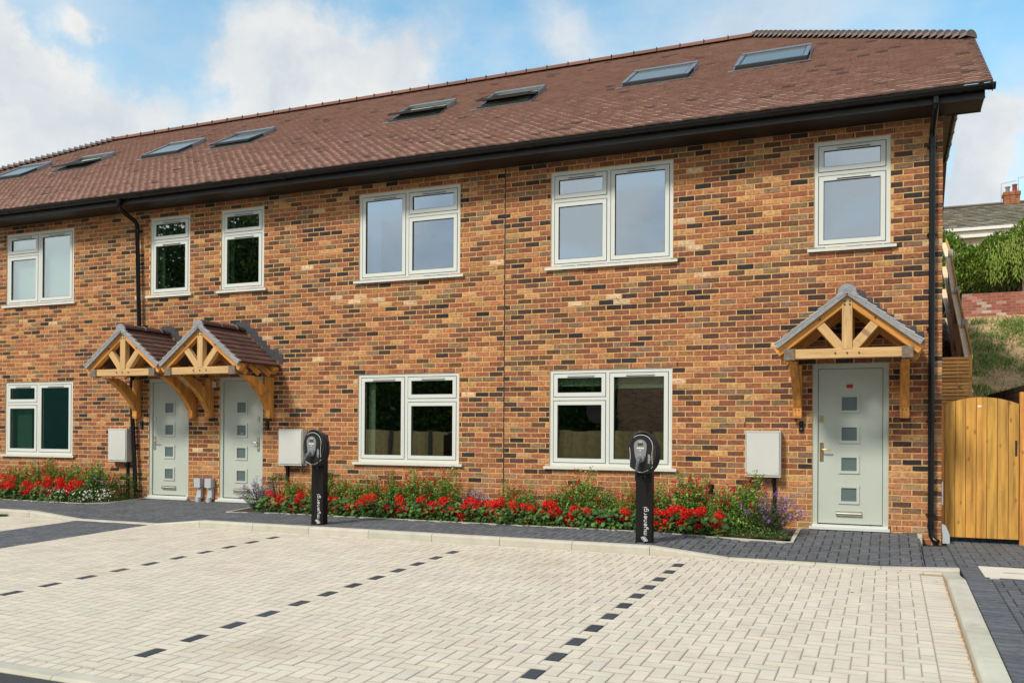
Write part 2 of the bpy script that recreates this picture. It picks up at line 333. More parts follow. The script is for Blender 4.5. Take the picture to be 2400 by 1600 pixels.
tag(mbp.build('car_park_paving',M['paver'],fixn=False),kind='structure')
# charcoal band across the car park
darkc=lambda i,j,c:jit(DARK,.16,.04)
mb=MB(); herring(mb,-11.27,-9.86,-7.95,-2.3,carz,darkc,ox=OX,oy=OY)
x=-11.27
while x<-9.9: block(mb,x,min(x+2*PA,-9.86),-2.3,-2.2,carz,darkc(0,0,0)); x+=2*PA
# pavement in front of the houses
BED=[(-9.45,-1.05,-1.03),(-24,-12.15,-1.03)]
def inpav(x,y):
    for a,b,f in BED:
        if a<x<b and y>f: return False
    if x>.36 and x<.62 and y>-.30: return False
    return True
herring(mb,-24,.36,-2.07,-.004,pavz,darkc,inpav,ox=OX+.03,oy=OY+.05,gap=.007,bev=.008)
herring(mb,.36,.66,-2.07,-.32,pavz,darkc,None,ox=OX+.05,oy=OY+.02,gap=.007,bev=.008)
# right-hand path: soldier course against the kerb, then herringbone, a ramp up to the gate
y=-8.2
while y<-2.1: block(mb,.665,.88,y,y+PA,lambda x,y:rightz(y),darkc(0,0,0),.005,.006); y+=PA
def inr(x,y):
    return not (.83<x<1.47 and -2.72<y<-1.95)
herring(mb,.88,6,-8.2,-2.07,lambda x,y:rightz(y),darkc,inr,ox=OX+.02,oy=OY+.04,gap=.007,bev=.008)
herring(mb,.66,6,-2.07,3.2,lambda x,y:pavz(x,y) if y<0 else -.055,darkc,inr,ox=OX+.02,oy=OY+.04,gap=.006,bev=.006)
tag(mb.build('charcoal_paving',M['dpaver'],fixn=False),kind='structure')
mb=MB(); sheet(mb,-11.27,-9.86,-7.95,-2.19,carz,-.010,1); sheet(mb,-24,.36,-2.08,0,pavz,-.013,.2); sheet(mb,.36,.66,-2.08,0,pavz,-.020,.1)
sheet(mb,.66,6,-8.2,-2.08,lambda x,y:rightz(y),-.016,.3); sheet(mb,.66,6,-2.08,3.2,lambda x,y:pavz(x,y) if y<0 else -.055,-.014,.3)
tag(mb.build('charcoal_bedding',M['djoint']),kind='structure')
# cream edging strip by the corner, edging of the flower beds
mb=MB()
mb.box(.335,.385,-.30,-.01,-.06,.058)
for a,b,f in BED:
    if a<-20: mb.add([(a,f-.03,0),(b-.35,f-.03,0),(b,f+.30,0),(b+.0,-.01,0),(b-.04,-.01,0),(b-.04,f+.31,0),(b-.37,f,0),(a,f,0)],[],(1,1,1))
for (x0,y0),(x1,y1) in [((-9.45,-1.03),(-1.05,-1.03)),((-1.05,-1.03),(-1.05,-.02)),((-9.45,-1.03),(-9.45,-.02)),((-24,-1.03),(-12.5,-1.03)),((-12.5,-1.03),(-12.2,-.75)),((-12.2,-.75),(-12.2,-.02))]:
    d=Vector((x1-x0,y1-y0)); k=max(1,int(d.length/.9)); 
    nrm=Vector((-d.y,d.x)).normalized()*.022
    for q in range(k):
        a=Vector((x0,y0))+d*(q/k); b=Vector((x0,y0))+d*((q+1)/k)-d.normalized()*.003
        za=pavz(a.x,a.y)+.006; zb=pavz(b.x,b.y)+.006
        mb.add([(a.x-nrm.x,a.y-nrm.y,za-.08),(b.x-nrm.x,b.y-nrm.y,zb-.08),(b.x+nrm.x,b.y+nrm.y,zb-.08),(a.x+nrm.x,a.y+nrm.y,za-.08),(a.x-nrm.x,a.y-nrm.y,za),(b.x-nrm.x,b.y-nrm.y,zb),(b.x+nrm.x,b.y+nrm.y,zb),(a.x+nrm.x,a.y+nrm.y,za)],[(0,3,2,1),(4,5,6,7),(0,1,5,4),(1,2,6,5),(2,3,7,6),(3,0,4,7)])
tag(mb.build('bed_edging',M['kerb']),kind='structure')
# kerbs, one stone after another
def kerbstone(mb,x0,x1,yf=-2.2,yb=-2.075):
    x0+=.003;x1-=.003; vs=[]
    for x in (x0,x1):
        zt=kerbtop(x); zb=carz(x,yf)-.1; h=max(.0,zt-carz(x,yf))
        ch=min(.012,h*.3+.003)
        for yy,zz in [(yf,zb),(yf,zt-ch*2),(yf+.006,zt-ch),(yf+.018,zt-ch*.35),(yf+.036,zt),(yb-.004,zt),(yb,zt-.004),(yb,zb)]: vs.append((x,yy,zz))
    n=8; mb.add(vs,[tuple(range(n)),tuple(range(2*n-1,n-1,-1))]+[(i,i+n,(i+1)%n+n,(i+1)%n) for i in range(n)],jit((1,1,1),.06,.015))
mb=MB()
xs=[-24]
e=[-12.3,-11.3,-10.55,-9.8,-8.93]
x=-12.3
while x>-24: e.insert(0,x-.915); x-=.915
x=-8.93
while x<-2.6: x+=.9229; e.append(x)
e+= [-1.6,-.7,-.06,.665]
for a,b in zip(e,e[1:]): kerbstone(mb,a,b)
# side kerb, running toward the camera
def sidekerb(mb,y0,y1):
    y0+=.003;y1-=.003; vs=[]
    for y in (y0,y1):
        zc=carz(0,y); t=min(1,max(0,(-2.35-y)/.62)); zt=zc+.006+.070*t; ch=.003+.010*t
        for xx,zz in [(.51,zc-.1),(.51,zt-ch*2),(.514,zt-ch),(.524,zt-ch*.35),(.545,zt),(.657,zt),(.661,zt-.004),(.661,zc-.1)]: vs.append((xx,y,zz))
    n=8; mb.add(vs,[tuple(range(n)),tuple(range(2*n-1,n-1,-1))]+[(i,i+n,(i+1)%n+n,(i+1)%n) for i in range(n)],jit((1,1,1),.06,.015))
sk=[-2.2,-2.36,-2.97]
while sk[-1]>-8.3: sk.append(sk[-1]-.915)
for a,b in zip(sk,sk[1:]): sidekerb(mb,b,a)
x=-24
while x<.6:     # flush channel kerb at the road edge
    a,b=x+.002,min(x+.915,.66)-.002; z0=carz(0,-7.95)
    mb.add([(a,-7.95,z0-.1),(b,-7.95,z0-.1),(b,-8.06,z0-.1),(a,-8.06,z0-.1),(a,-7.95,z0+.002),(b,-7.95,z0+.002),(b,-8.05,z0),(a,-8.05,z0),(a,-8.07,z0-.02),(b,-8.07,z0-.02)],[(4,5,6,7),(7,6,9,8),(0,1,5,4),(8,9,2,3),(0,4,7,8,3),(1,2,9,6,5)],jit((1,1,1),.06,.02)); x+=.915
kb=M['kerb'].copy(); kb.name='kerb_concrete_tinted'
a=kb.node_tree.nodes.new('ShaderNodeAttribute'); a.attribute_name='tint'
for n_ in list(kb.node_tree.nodes):
    if n_.type=='VECT_MATH' and n_.operation=='SCALE':
        mm=kb.node_tree.nodes.new('ShaderNodeVectorMath'); mm.operation='MULTIPLY'; kb.node_tree.links.new(a.outputs['Color'],mm.inputs[0]); mm.inputs[1].default_value=n_.inputs[0].default_value; kb.node_tree.links.new(mm.outputs[0],n_.inputs[0])
tag(mb.build('kerb',kb),kind='structure')
# asphalt road in front, ground all around
mb=MB(); mb.add([(-60,-8.06,-.285),(40,-8.06,-.285),(40,-40,-.40),(-60,-40,-.40)],[(0,1,2,3)]); tag(mb.build('road',M['asphalt']),kind='structure')
mb=MB(); mb.add([(-400,-400,-.46),(400,-400,-.46),(400,400,-.46),(-400,400,-.46)],[(0,1,2,3)]); tag(mb.build('ground',mat('meadow_ground',(.07,.09,.03),.95,.4,2)),kind='structure')
# loose grit on the paving
mb=MB()
for _ in range(420):
    if rnd.random()<.6: x,y=rnd.uniform(-14,.2),-2.3-abs(rnd.gauss(0,2.2)); z=carz(x,y); dark=rnd.random()<.75
    else: x,y=rnd.uniform(-14,2),rnd.uniform(-2,-.9); z=pavz(x,y); dark=False
    if y<-7.8: continue
    s=rnd.uniform(.002,.0055); a=rnd.uniform(0,6); c=(.05,.045,.04) if dark else (.7,.68,.62)
    mb.add([(x+s*math.cos(a+k*2.1),y+s*math.sin(a+k*2.1),z+.001) for k in range(3)]+[(x,y,z+s*.7)],[(0,1,3),(1,2,3),(2,0,3)],c)
for x,y,l in [(-.3,-3.55,.03),(.42,-2.75,.025),(-1.2,-4.1,.02)]:
    mb.add([(x,y,carz(x,y)+.002),(x+l,y+.004,carz(x,y)+.004),(x+l,y+.012,carz(x,y)+.002),(x,y+.009,carz(x,y)+.006)],[(0,1,2,3)],(.10,.06,.03))
M['grit']=mat('grit',(1,1,1),.9,.1,tint=True)
tag(mb.build('loose_grit',M['grit']),'small stones and bits scattered over the paving','grit',kind='stuff')
mb=MB()
for _ in range(1500):   # orange sand lying along the foot of the side kerb
    y=rnd.uniform(-7.9,-2.4); x=.508-abs(rnd.gauss(0,.009)); s=rnd.uniform(.002,.006); a=rnd.uniform(0,6); z=carz(x,y)
    mb.add([(x+s*math.cos(a+k*2.1),y+s*math.sin(a+k*2.1),z) for k in range(3)]+[(x,y,z+s*.9)],[(0,1,3),(1,2,3),(2,0,3)],jit((.36,.20,.09),.3))
tag(mb.build('kerb_sand',M['grit']),'orange sand gathered along the foot of the side kerb','sand',kind='stuff')
# ---------------------------------------------------------------- the terraced house
H=thing('terraced_house','long two storey brick terrace with brown tiled roof and sage green doors and windows','house',(-10,0,0))
F0=2.169   # course datum: head of the ground-floor windows
WINB=[(-4.50,-2.72),(-7.74,-5.96),(-15.72,-13.94),(-19.0,-17.2)]
WZG=(.791,2.169); WZU=(3.645,5.015)
SM_=[(-12.075,-11.181),(-10.496,-9.60),(-.887,.016)]
DOORS=[(-.893,.006),(-10.503,-9.60),(-12.08,-11.18),(-20.9,-20.0)]
OPEN=[(a,b,WZG[0],WZG[1]) for a,b in WINB]+[(a,b,WZU[0],WZU[1]) for a,b in WINB]+[(a,b,WZU[0],WZU[1]) for a,b in SM_]+[(a,b,-.2,2.172) for a,b in DOORS]
BP=[(30,(.43,.180,.080)),(23,(.35,.130,.068)),(16,(.24,.092,.054)),(14,(.135,.070,.045)),(8,(.062,.040,.036)),(3,(.034,.031,.032)),(12,(.26,.165,.095)),(12,(.54,.29,.125))]
BPR=[(22,(.43,.19,.085)),(28,(.35,.135,.070)),(15,(.25,.092,.055)),(13,(.125,.060,.044)),(8,(.060,.038,.036)),(3,(.034,.031,.033)),(10,(.24,.145,.095)),(6,(.50,.27,.13))]
BPH=[(26,(.47,.21,.10)),(26,(.41,.175,.09)),(10,(.30,.12,.075)),(4,(.12,.062,.052)),(12,(.38,.23,.14))]
def bpal(x,z,c):
    if c<-19: return BPH if rnd.random()<.75 else BP
    n=mnoise.noise(Vector((x*.33,z*.5,2.2)))+(.35 if x>-1.6 and z<2.6 else 0)+rnd.uniform(-.25,.25)
    p=.004+.075*max(0,1-abs((x+2.2)/2.6))*max(0,1-abs(z-2.8-(-.15*(x+2)))/.9)
    if rnd.random()<p+.004*(x<-6): return [(1,(.66,.46,.29))]
    return BPR if n>.12 else BP
mb=MB()
def brick(mb,x0,x1,z0,z1,col,y=0):
    n=4; g=.0018
    pts=[]
    for i in range(n): pts.append((x0+(x1-x0)*i/n+rnd.uniform(-g,g),z0+rnd.uniform(-g,g)))
    pts.append((x1+rnd.uniform(-g,g),z0+rnd.uniform(-g,g)));pts.append((x1+rnd.uniform(-g,g),(z0+z1)/2))
    for i in range(n,0,-1): pts.append((x0+(x1-x0)*i/n+rnd.uniform(-g,g),z1+rnd.uniform(-g,g)))
    pts.append((x0+rnd.uniform(-g,g),z1));pts.append((x0+rnd.uniform(-g,g),(z0+z1)/2))
    k=len(pts); cx,cz=(x0+x1)/2,(z0+z1)/2; d=rnd.uniform(-.002,.002)
    def sh(p,t): 
        return (p[0]+(t if p[0]<cx else -t)*(abs(p[0]-cx)>.3*(x1-x0)),p[1]+(t if p[1]<cz else -t)*(abs(p[1]-cz)>.3*(z1-z0)))
    inn=[sh(p,.0045) for p in pts]
    vs=[(a,y+d+.012,b) for a,b in pts]+[(a,y+d+.003,b) for a,b in pts]+[(a,y+d-.001+rnd.uniform(-.0012,.0012),b) for a,b in inn]
    fs=[tuple(range(2*k,3*k))]
    for i in range(k): j=(i+1)%k; fs+= [(i,j,k+j,k+i),(k+i,k+j,2*k+j,2*k+i)]
    mb.add(vs,fs,col)
XL,XR=-22,.606
c=-30
while True:
    z0=F0+c*.075+.006; z1=z0+.0625
    if z0>5.16: break
    off=.1125 if c%2 else 0
    if z1>-.2:
        x=XL+off-.225
        cuts=sorted([(a-.002,b+.002) for a,b,za,zb in OPEN if z0<zb-.02 and z1>za+.02])
        while x<XR:
            a,b=x+.006,x+.218; b=min(b,XR); a=max(a,XL)
            if x>-5.222 and x<-5.0 or True:
                segs=[(a,b)]
                for u,v in cuts+[(-5.229,-5.215)]:
                    ns=[]
                    for p,q in segs:
                        if q<=u or p>=v: ns.append((p,q))
                        else:
                            if u-p>.02: ns.append((p,u-.003))
                            if q-v>.02: ns.append((v+.003,q))
                    segs=ns
                for p,q in segs:
                    if q-p>.025:
                        pal=bpal((p+q)/2,z0,c)
                        cc=jit(tuple(k*.94 for k in pick(pal)),.16,.06); brick(mb,p,q,z0,z1,cc)
            x+=.225
    c+=1
wall=mb.build('wall',[M['brick']],H,fixn=False)
# mortar bed behind the bricks, with the openings left out
def wallgrid(mb,x0,x1,z0,z1,y,openings,thick,mi=0,reveal=None):
    xs=sorted({x0,x1,*[o[0] for o in openings],*[o[1] for o in openings]}); zs=sorted({z0,z1,*[max(z0,o[2]) for o in openings],*[o[3] for o in openings]})
    for a,b in zip(xs,xs[1:]):
        for c_,d in zip(zs,zs[1:]):
            mx_,mz=(a+b)/2,(c_+d)/2
            if any(o[0]<mx_<o[1] and o[2]<mz<o[3] for o in openings): continue
            mb.box(a,b,y,y+thick,c_,d,mi=mi)
mb=MB(); wallgrid(mb,XL+.001,XR-.001,-.4,5.17,.0042,OPEN,.294)
kid_m=mb.build('mortar',M['mortar'],H)
mb=MB(); mb.box(-5.230,-5.2140,-.0012,.0040,-.1,5.165)
mb.build('movement_joint',mat('brown_sealant',(.03,.014,.01),.7,.2),H)
mb=MB()
for a,b in WINB+SM_:
    for zt in ([WZG[1],WZU[1]] if (a,b) in WINB else [WZU[1]]):
        k=4 if b-a>1.2 else 3
        for q in range(k):
            x=a-.05+(b-a+.1)*q/(k-1)+rnd.uniform(-.02,.02); mb.box(x,x+.010,-.0035,.004,zt+.012,zt+.070); mb.cut()
for x in (-1.75,-1.05): mb.box(x,x+.009,-.0035,.004,1.36,1.425); mb.cut()
for x in (-1.23,.10,-.2): mb.box(x,x+.01,-.0035,.004,.085,.14); mb.cut()
mb.each('weep_vent',M['gap'],H)
# side, rear walls and gable core
brm=bpy.data.materials.new('plain_brickwork'); brm.use_nodes=True; t=brm.node_tree; bt=t.nodes.new('ShaderNodeTexBrick'); tcn=t.nodes.new('ShaderNodeTexCoord')
sx=t.nodes.new('ShaderNodeSeparateXYZ'); ad=t.nodes.new('ShaderNodeMath'); ad.operation='ADD'; cxn=t.nodes.new('ShaderNodeCombineXYZ'); t.links.new(tcn.outputs['Object'],sx.inputs[0]); t.links.new(sx.outputs[0],ad.inputs[0]); t.links.new(sx.outputs[1],ad.inputs[1]); t.links.new(ad.outputs[0],cxn.inputs[0]); t.links.new(sx.outputs[2],cxn.inputs[1]); t.links.new(cxn.outputs[0],bt.inputs[0])
bt.inputs['Scale'].default_value=1; bt.inputs['Brick Width'].default_value=.225; bt.inputs['Row Height'].default_value=.075; bt.inputs['Mortar Size'].default_value=.005
bt.inputs['Color1'].default_value=(.33,.14,.07,1); bt.inputs['Color2'].default_value=(.14,.065,.05,1); bt.inputs['Mortar'].default_value=(.45,.27,.09,1); t.links.new(bt.outputs[0],t.nodes['Principled BSDF'].inputs[0]); t.nodes['Principled BSDF'].inputs['Roughness'].default_value=.85
mb=MB(); mb.box(XR-.3,XR-.0005,.299,9.7,-.4,5.17); mb.box(XL,XL+.3,.299,9.7,-.4,5.17); mb.box(XL+.301,XR-.301,9.4,9.7,-.4,5.17)
mb.prism([(.02,5.171),(9.68,5.171),(7.3,6.6),(2.4,6.6)],XR-.3,XR-.001,axis='x')
mb.build('side_wall',brm,H)
mb=MB(); mb.box(XL+.31,XR-.31,3.9,4.0,-.2,5.2); mb.box(XL+.31,XR-.31,.30,3.89,2.45,2.62); mb.box(XL+.31,XR-.31,.30,3.89,5.30,5.36); mb.box(XL+.31,XR-.31,.30,3.89,-.3,-.01)
for x in (-17.9,-13.3,-9.0,-5.3,-1.9,-12.9,-16.6): mb.box(x,x+.1,.31,3.89,0,5.28)
mb.build('interior',M['void'],H)
# windows: outer frame, opening sashes, panes, trickle vents, sill
YF=.018
def frame_rect(mb,x0,x1,z0,z1,w,y0,y1,mi=0):
    # four mitred rails
    o=[(x0,z0),(x1,z0),(x1,z1),(x0,z1)]; n=[(x0+w,z0+w),(x1-w,z0+w),(x1-w,z1-w),(x0+w,z1-w)]
    for k in range(4):
        a,b,c_,d=o[k],o[(k+1)%4],n[(k+1)%4],n[k]
        mb.prism([a,b,c_,d],y0,y1,mi=mi)
def window(x0,x1,z0,z1,layout,glassm,label=None):
    mb=MB(); fw=.048; frame_rect(mb,x0,x1,z0,z1,fw,YF,YF+.07); cells=[]
    frame_rect(mb,x0-.012,x1+.012,z0,z1+.006,.013,YF+.004,YF+.05)
    xm=layout.get('xm'); zt=z0+(z1-z0)*.70
    cols=[(x0+fw,x1-fw,layout['cols'][0])] if not xm else [(x0+fw,xm-.024,layout['cols'][0]),(xm+.024,x1-fw,layout['cols'][1])]
    if xm: mb.box(xm-.024,xm+.024,YF+.001,YF+.07,z0+fw-.001,z1-fw+.001)
    for a,b,k in cols:
        if k=='split':
            mb.box(a,b,YF+.002,YF+.069,zt-.022,zt+.022); cells+= [(a,b,z0+fw,zt-.022,False),(a,b,zt+.022,z1-fw,True)]
        else: cells.append((a,b,z0+fw,z1-fw,True))
    if layout.get('allvent'): cells=[c_[:4]+(True,) for c_ in cells]
    wf=mb.build('window',M['frame'],H)
    if label: wf['label']=label
    mb=MB(); mb.box(x0-.075,x1+.075,-.040,YF+.03,z0-.028,z0-.002); mb.box(x0-.075,x1+.075,-.046,-.038,z0-.040,z0-.002)
    mb.build('sill',M['frame'],wf)
    mb=MB()
    for a,b,c_,d,v in cells: frame_rect(mb,a+.0005,b-.0005,c_+.0005,d-.0005,.012,YF+.006,YF+.060)
    mb.build('gasket',M['gap'],wf)
    for a,b,c_,d,v in cells:
        mb=MB(); frame_rect(mb,a+.0095,b-.0095,c_+.0095,d-.0095,.056,YF-.004,YF+.0055); frame_rect(mb,a+.0125,b-.0125,c_+.0125,d-.0125,.0532,YF+.0056,YF+.05); mb.build('sash',M['frame'],wf)
        mb=MB(); frame_rect(mb,a+.0655,b-.0655,c_+.0655,d-.0655,.006,YF+.004,YF+.019); mb.build('glazing_seal',M['gap'],wf)
        mb=MB(); mb.box(a+.055,b-.055,YF+.020,YF+.024,c_+.055,d-.055); mb.build('pane',glassm,wf)
        if v:
            w=min(.20,(b-a)*.28); xm_=(a+b)/2+.02; mb=MB(); mb.box(xm_-w,xm_+w,YF-.018,YF-.0045,d-.046,d-.028); tv=mb.build('trickle_vent',M['frame'],wf); mb=MB(); mb.box(xm_-w+.004,xm_+w-.004,YF-.012,YF-.0045,d-.054,d-.0462); mb.box(xm_-w+.004,xm_+w-.004,YF-.010,YF-.0046,d-.0278,d-.024); mb.build('vent_slot',M['gap'],wf)
    return wf
Lr=dict(cols=('split','full')); Rr=dict(cols=('full','split'))
def lay(a,b,base,fr): d=dict(base); d['xm']=a+(b-a)*fr; return d
for (a,b),base in zip(WINB,(Lr,Rr,Lr,Lr)):
    fr=.485
    g=window(a,b,WZG[0],WZG[1],lay(a,b,base,fr),M['glass']); u=window(a,b,WZU[0],WZU[1],lay(a,b,base,fr),M['glassup'] if a>-15 else M['glass'])
    if a==-4.50: w3g,w3u=g,u
    if a==-7.74: w2g,w2u=g,u
    if a==-15.72: w1g,w1u=g,u
for a,b in SM_:
    g=window(a,b,WZU[0],WZU[1],dict(cols=('split',),allvent=True),M['glassup'] if a>-2 else M['glass'])
    if a>-2: w5=g
# blinds and curtains seen through the panes
def panel(x0,x1,z0,z1,y,m,par,name='blind'):
    mb=MB(); mb.box(x0,x1,y,y+.006,z0,z1); return mb.build(name,m,par)
panel(-4.38,-3.68,4.76,4.97,.11,M['blind'],w3u); panel(-3.60,-2.80,4.70,4.97,.11,M['blind'],w3u); panel(-4.4,-3.66,1.94,2.12,.11,M['cream'],w3g); panel(-3.60,-2.80,1.90,2.12,.11,M['cream'],w3g)
panel(-.83,-.05,4.66,4.96,.11,M['blind'],w5)
panel(-15.65,-14.0,3.7,4.97,.14,M['blind'],w1u)
panel(-7.62,-7.50,.85,2.12,.13,M['cream'],w2g,'curtain'); panel(-7.66,-7.42,3.7,4.97,.13,M['blind'],w2u,'curtain'); panel(-2.86,-2.80,3.7,4.97,.13,M['blind'],w3u,'curtain')
gc=mat('green_curtain',(.13,.24,.13),.8,.1,3); panel(-12.0,-11.85,3.7,4.97,.12,gc,H,'curtain'); panel(-10.43,-10.32,3.7,4.97,.12,gc,H,'curtain'); panel(-15.55,-15.15,.85,1.75,.13,gc,w1g,'curtain')
# doors
def door(x0,x1,hand,handm,sticker=False):
    zb,zt=.062,2.172; mb=MB()
    mb.box(x0,x0+.062,YF,YF+.08,zb,zt); mb.box(x1-.062,x1,YF,YF+.08,zb,zt); mb.box(x0+.062,x1-.062,YF+.001,YF+.08,zt-.062,zt)
    fr=mb.build('door',M['door'],H)
    mb=MB(); mb.box(x0-.035,x1+.02,-.055,YF+.02,zb,zb+.035); mb.box(x0+.0,x1,-.02,YF+.05,zb+.0352,zb+.060); mb.build('sill',M['frame'],fr)
    a,b,c_,d=x0+.068,x1-.068,zb+.075,zt-.068
    mb=MB(); mb.box(x0+.06,x1-.06,YF+.05,YF+.07,zb+.05,zt-.05); mb.build('gasket',M['gap'],fr)
    cx=(x0+x1)/2-.01; gl=[zb+.16+.285+q*.385 for q in range(4)]
    opn=[(cx-.09,cx+.09,q-.085,q+.085) for q in gl]
    mb=MB(); wallgrid(mb,a,b,c_,d,YF+.022,opn,.03); lf=mb.build('leaf',M['door'],fr)
    for q in gl:
        mb=MB(); frame_rect(mb,cx-.125,cx+.125,q-.118,q+.118,.034,YF+.010,YF+.0215); frame_rect(mb,cx-.1285,cx+.1285,q-.1215,q+.1215,.0035,YF+.0195,YF+.0212,0); mb.build('pane_trim',M['door'],fr)
        mb=MB(); mb.box(cx-.089,cx+.089,YF+.026,YF+.030,q-.084,q+.084); mb.build('pane',M['frost'],fr)
    zl=gl[0]-.245
    mb=MB(); mb.box(cx-.155,cx+.155,YF+.012,YF+.0218,zl-.028,zl+.034); mb.tube([(cx-.15,YF+.008,zl),(cx+.15,YF+.008,zl)],.024,12); mb.build('letterbox',M['chrome'],fr)
    hx=(a+.040) if hand<0 else (b-.040); s=-hand; mb=MB()
    mb.box(hx-.021,hx+.021,YF+.010,YF+.0217,.93,1.165); mb.tube([(hx,YF+.012,1.075),(hx,YF-.035,1.075),(hx+s*.02,YF-.04,1.075),(hx+s*.115,YF-.04,1.072)],.009,8); mb.tube([(hx,YF+.012,.975),(hx,YF+.004,.975)],.011,10); mb.build('handle',handm,fr)
    mb=MB(); mb.box(hx-.020,hx+.020,YF+.008,YF+.0217,1.43,1.505); mb.box(hx-.004,hx+.004,YF+.003,YF+.008,1.455,1.485); mb.build('lock',handm,fr)
    if sticker: mb=MB(); mb.box(cx-.035,cx+.043,YF+.0205,YF+.0218,1.86,1.908); mb.build('sticker',M['red'],fr)
    return fr
door(*DOORS[0],-1,M['gold'],True)['label']='sage green front door with gold handle and small red sticker'
dB=door(*DOORS[1],1,M['chrome']); dB['label']='sage green front door with its handle on the right'
door(*DOORS[2],-1,M['chrome'])['label']='sage green front door with dull handle on the left'
door(*DOORS[3],-1,M['chrome'])
mb=MB(); 
for i in range(5): mb.tube([(-10.04-.04+.012*i,YF+.020,1.205),(-10.04-.04+.012*i,YF+.020,1.235)],.0022,5)
mb.tube([(-10.10,YF+.022,1.15),(-10.02,YF+.021,1.17),(-9.98,YF+.021,1.10)],.002,5); mb.build('pane_decal',M['letter'],dB)
# meter boxes, bells, pipes and vents on the wall
def meter(x0,x1,z0,z1,ductx):
    mb=MB(); mb.box(x0,x1,-.135,-.001,z0,z1); fr=mb.build('meter_box',M['meter'],H)
    mb=MB(); mb.box(x0+.012,x1-.012,-.1385,-.1355,z0+.022,z1-.018); mb.build('gasket',M['gap'],fr)
    mb=MB(); mb.box(x0+.016,x1-.016,-.146,-.138,z0+.026,z1-.022); mb.tube([(x1-.05,-.146,z0+.06),(x1-.05,-.150,z0+.06)],.012,10); mb.build('lid',M['meter'],fr)
    mb=MB(); mb.box(ductx-.022,ductx+.022,-.03,-.0015,-.02,z0-.002); mb.build('duct',M['black'],fr)
meter(-1.715,-1.275,.712,1.31,-1.36); meter(-9.165,-8.70,.712,1.30,-9.075); meter(-12.90,-12.46,.705,1.292,-12.55)
for x,z in ((-1.03,1.37),(-9.49,1.365),(-12.235,1.36)):
    mb=MB(); mb.box(x-.026,x+.026,-.028,-.0015,z-.065,z+.065); b=mb.build('doorbell',M['black'],H)
    mb=MB(); mb.tube([(x,-.028,z-.03),(x,-.031,z-.03)],.014,12); mb.tube([(x,-.028,z+.038),(x,-.0305,z+.038)],.009,12); mb.build('button',M['bluegrey'],b)
for x,z in ((-8.26,.54),(-2.2,.54)):
    mb=MB(); mb.box(x-.055,x+.055,-.012,-.0015,z-.055,z+.055); mb.tube([(x,-.01,z+.01),(x,-.06,z+.01),(x,-.10,z-.02),(x,-.11,z-.06)],.040,12); mb.build('boiler_vent',M['black'],H)
for x in (-10.89,-10.655):
    mb=MB(); mb.box(x-.062,x+.062,-.10,-.002,.30,.45); mb.box(x-.066,x+.066,-.106,-.1005,.296,.454); sb=mb.build('service_box',M['grey'],H)
    mb=MB(); mb.prism([(x-.002,.295),(x+.048,.295),(x+.048,.10),(x-.048,.10),(x-.048,.16),(x-.035,.22)],-.062,-.004); mb.tube([(x,-.066,.02),(x,-.066,.13)],.046,14); mb.build('service_pipe',M['grey'],sb)
mb=MB(); mb.box(-10.62,-10.575,-.05,-.0015,2.0,2.10); mb.build('alarm_sensor',M['white'],H)
mb=MB(); mb.prism([(.60,.20),(.66,.16),(.70,.05),(.70,-.05),(.62,-.05),(.62,.05)],.02,.10); mb.box(.607,.622,.02,.05,.42,.70); mb.build('gas_shroud',M['grey'],H)
def downpipe(pts,r=.036,clips=(),shoe=True):
    mb=MB(); mb.tube(pts,r,14); dp=mb.build('downpipe',M['black'],H); mb=MB()
    for z,x in clips:
        mb.tube([(x,-.075,z-.012),(x,-.075,z+.012)],.043,14); mb.box(x-.055,x+.055,-.06,-.0015,z-.011,z+.011); mb.cut()
    mb.each('pipe_clip',M['black'],dp); return dp
px=.485
dp=downpipe([(px+.02,-.515,5.24),(px+.02,-.515,5.155),(px+.015,-.49,5.12),(px,-.12,4.965),(px,-.08,4.93),(px,-.078,4.80),(px,-.075,.14),(px+.01,-.08,.05),(px+.035,-.10,-.0),(px+.075,-.13,-.025)],.036,[(4.79,px),(3.72,px),(2.57,px),(1.44,px),(.30,px)])
mb=MB()
for z in (5.18,4.86,1.50,.16): 
    y=-.515 if z>5 else -.077
    mb.tube([(px+(.02 if z>5 else 0),y,z-.03),(px+(.02 if z>5 else 0),y,z+.03)],.041,14); mb.cut()
mb.each('pipe_collar',M['black'],dp)
downpipe([(-12.28,-.515,5.26),(-12.28,-.515,5.12),(-12.29,-.46,5.08),(-12.31,-.12,4.96),(-12.31,-.08,4.90),(-12.245,-.08,3.13),(-12.30,-.08,2.9),(-12.42,-.08,2.0),(-12.28,-.08,-.02)],.038,[(4.80,-12.305),(1.0,-12.35)])
# eaves: fascia, soffit, gutter
mb=MB(); mb.box(XL-.5,1.018,-.47,-.452,5.165,5.33); mb.box(XL-.5,1.02,-.478,-.4705,5.165,5.185)
mb.build('fascia',M['fascia'],H)
mb=MB(); mb.box(XL-.5,1.0,-.4515,.012,5.172,5.182); mb.box(.63,1.017,.0125,.03,5.168,5.33)
mb.prism([(-.45,5.183),(.03,5.183),(.03,5.62),(-.45,5.33)],.99,1.016,axis='x'); mb.build('soffit',M['fascia'],H)
mb=MB()
def gut(mb,x0,x1,r,yc=-.53,zc=5.30,col=(1,1,1)):
    n=10; vs=[]
    for x in (x0,x1):
        for k in range(n+1):
            a=math.pi*k/n; vs.append((x,yc-r*math.cos(a),zc-r*1.08*math.sin(a)))
        for k in range(n,-1,-1):
            a=math.pi*k/n; vs.append((x,yc-(r-.004)*math.cos(a),zc-(r*1.08-.004)*math.sin(a)))
    k=2*n+2; mb.add(vs,[tuple(range(k)),tuple(range(2*k-1,k-1,-1))]+[(i,i+k,(i+1)%k+k,(i+1)%k) for i in range(k)],sm=False)
gut(mb,XL-.5,1.09,.056)
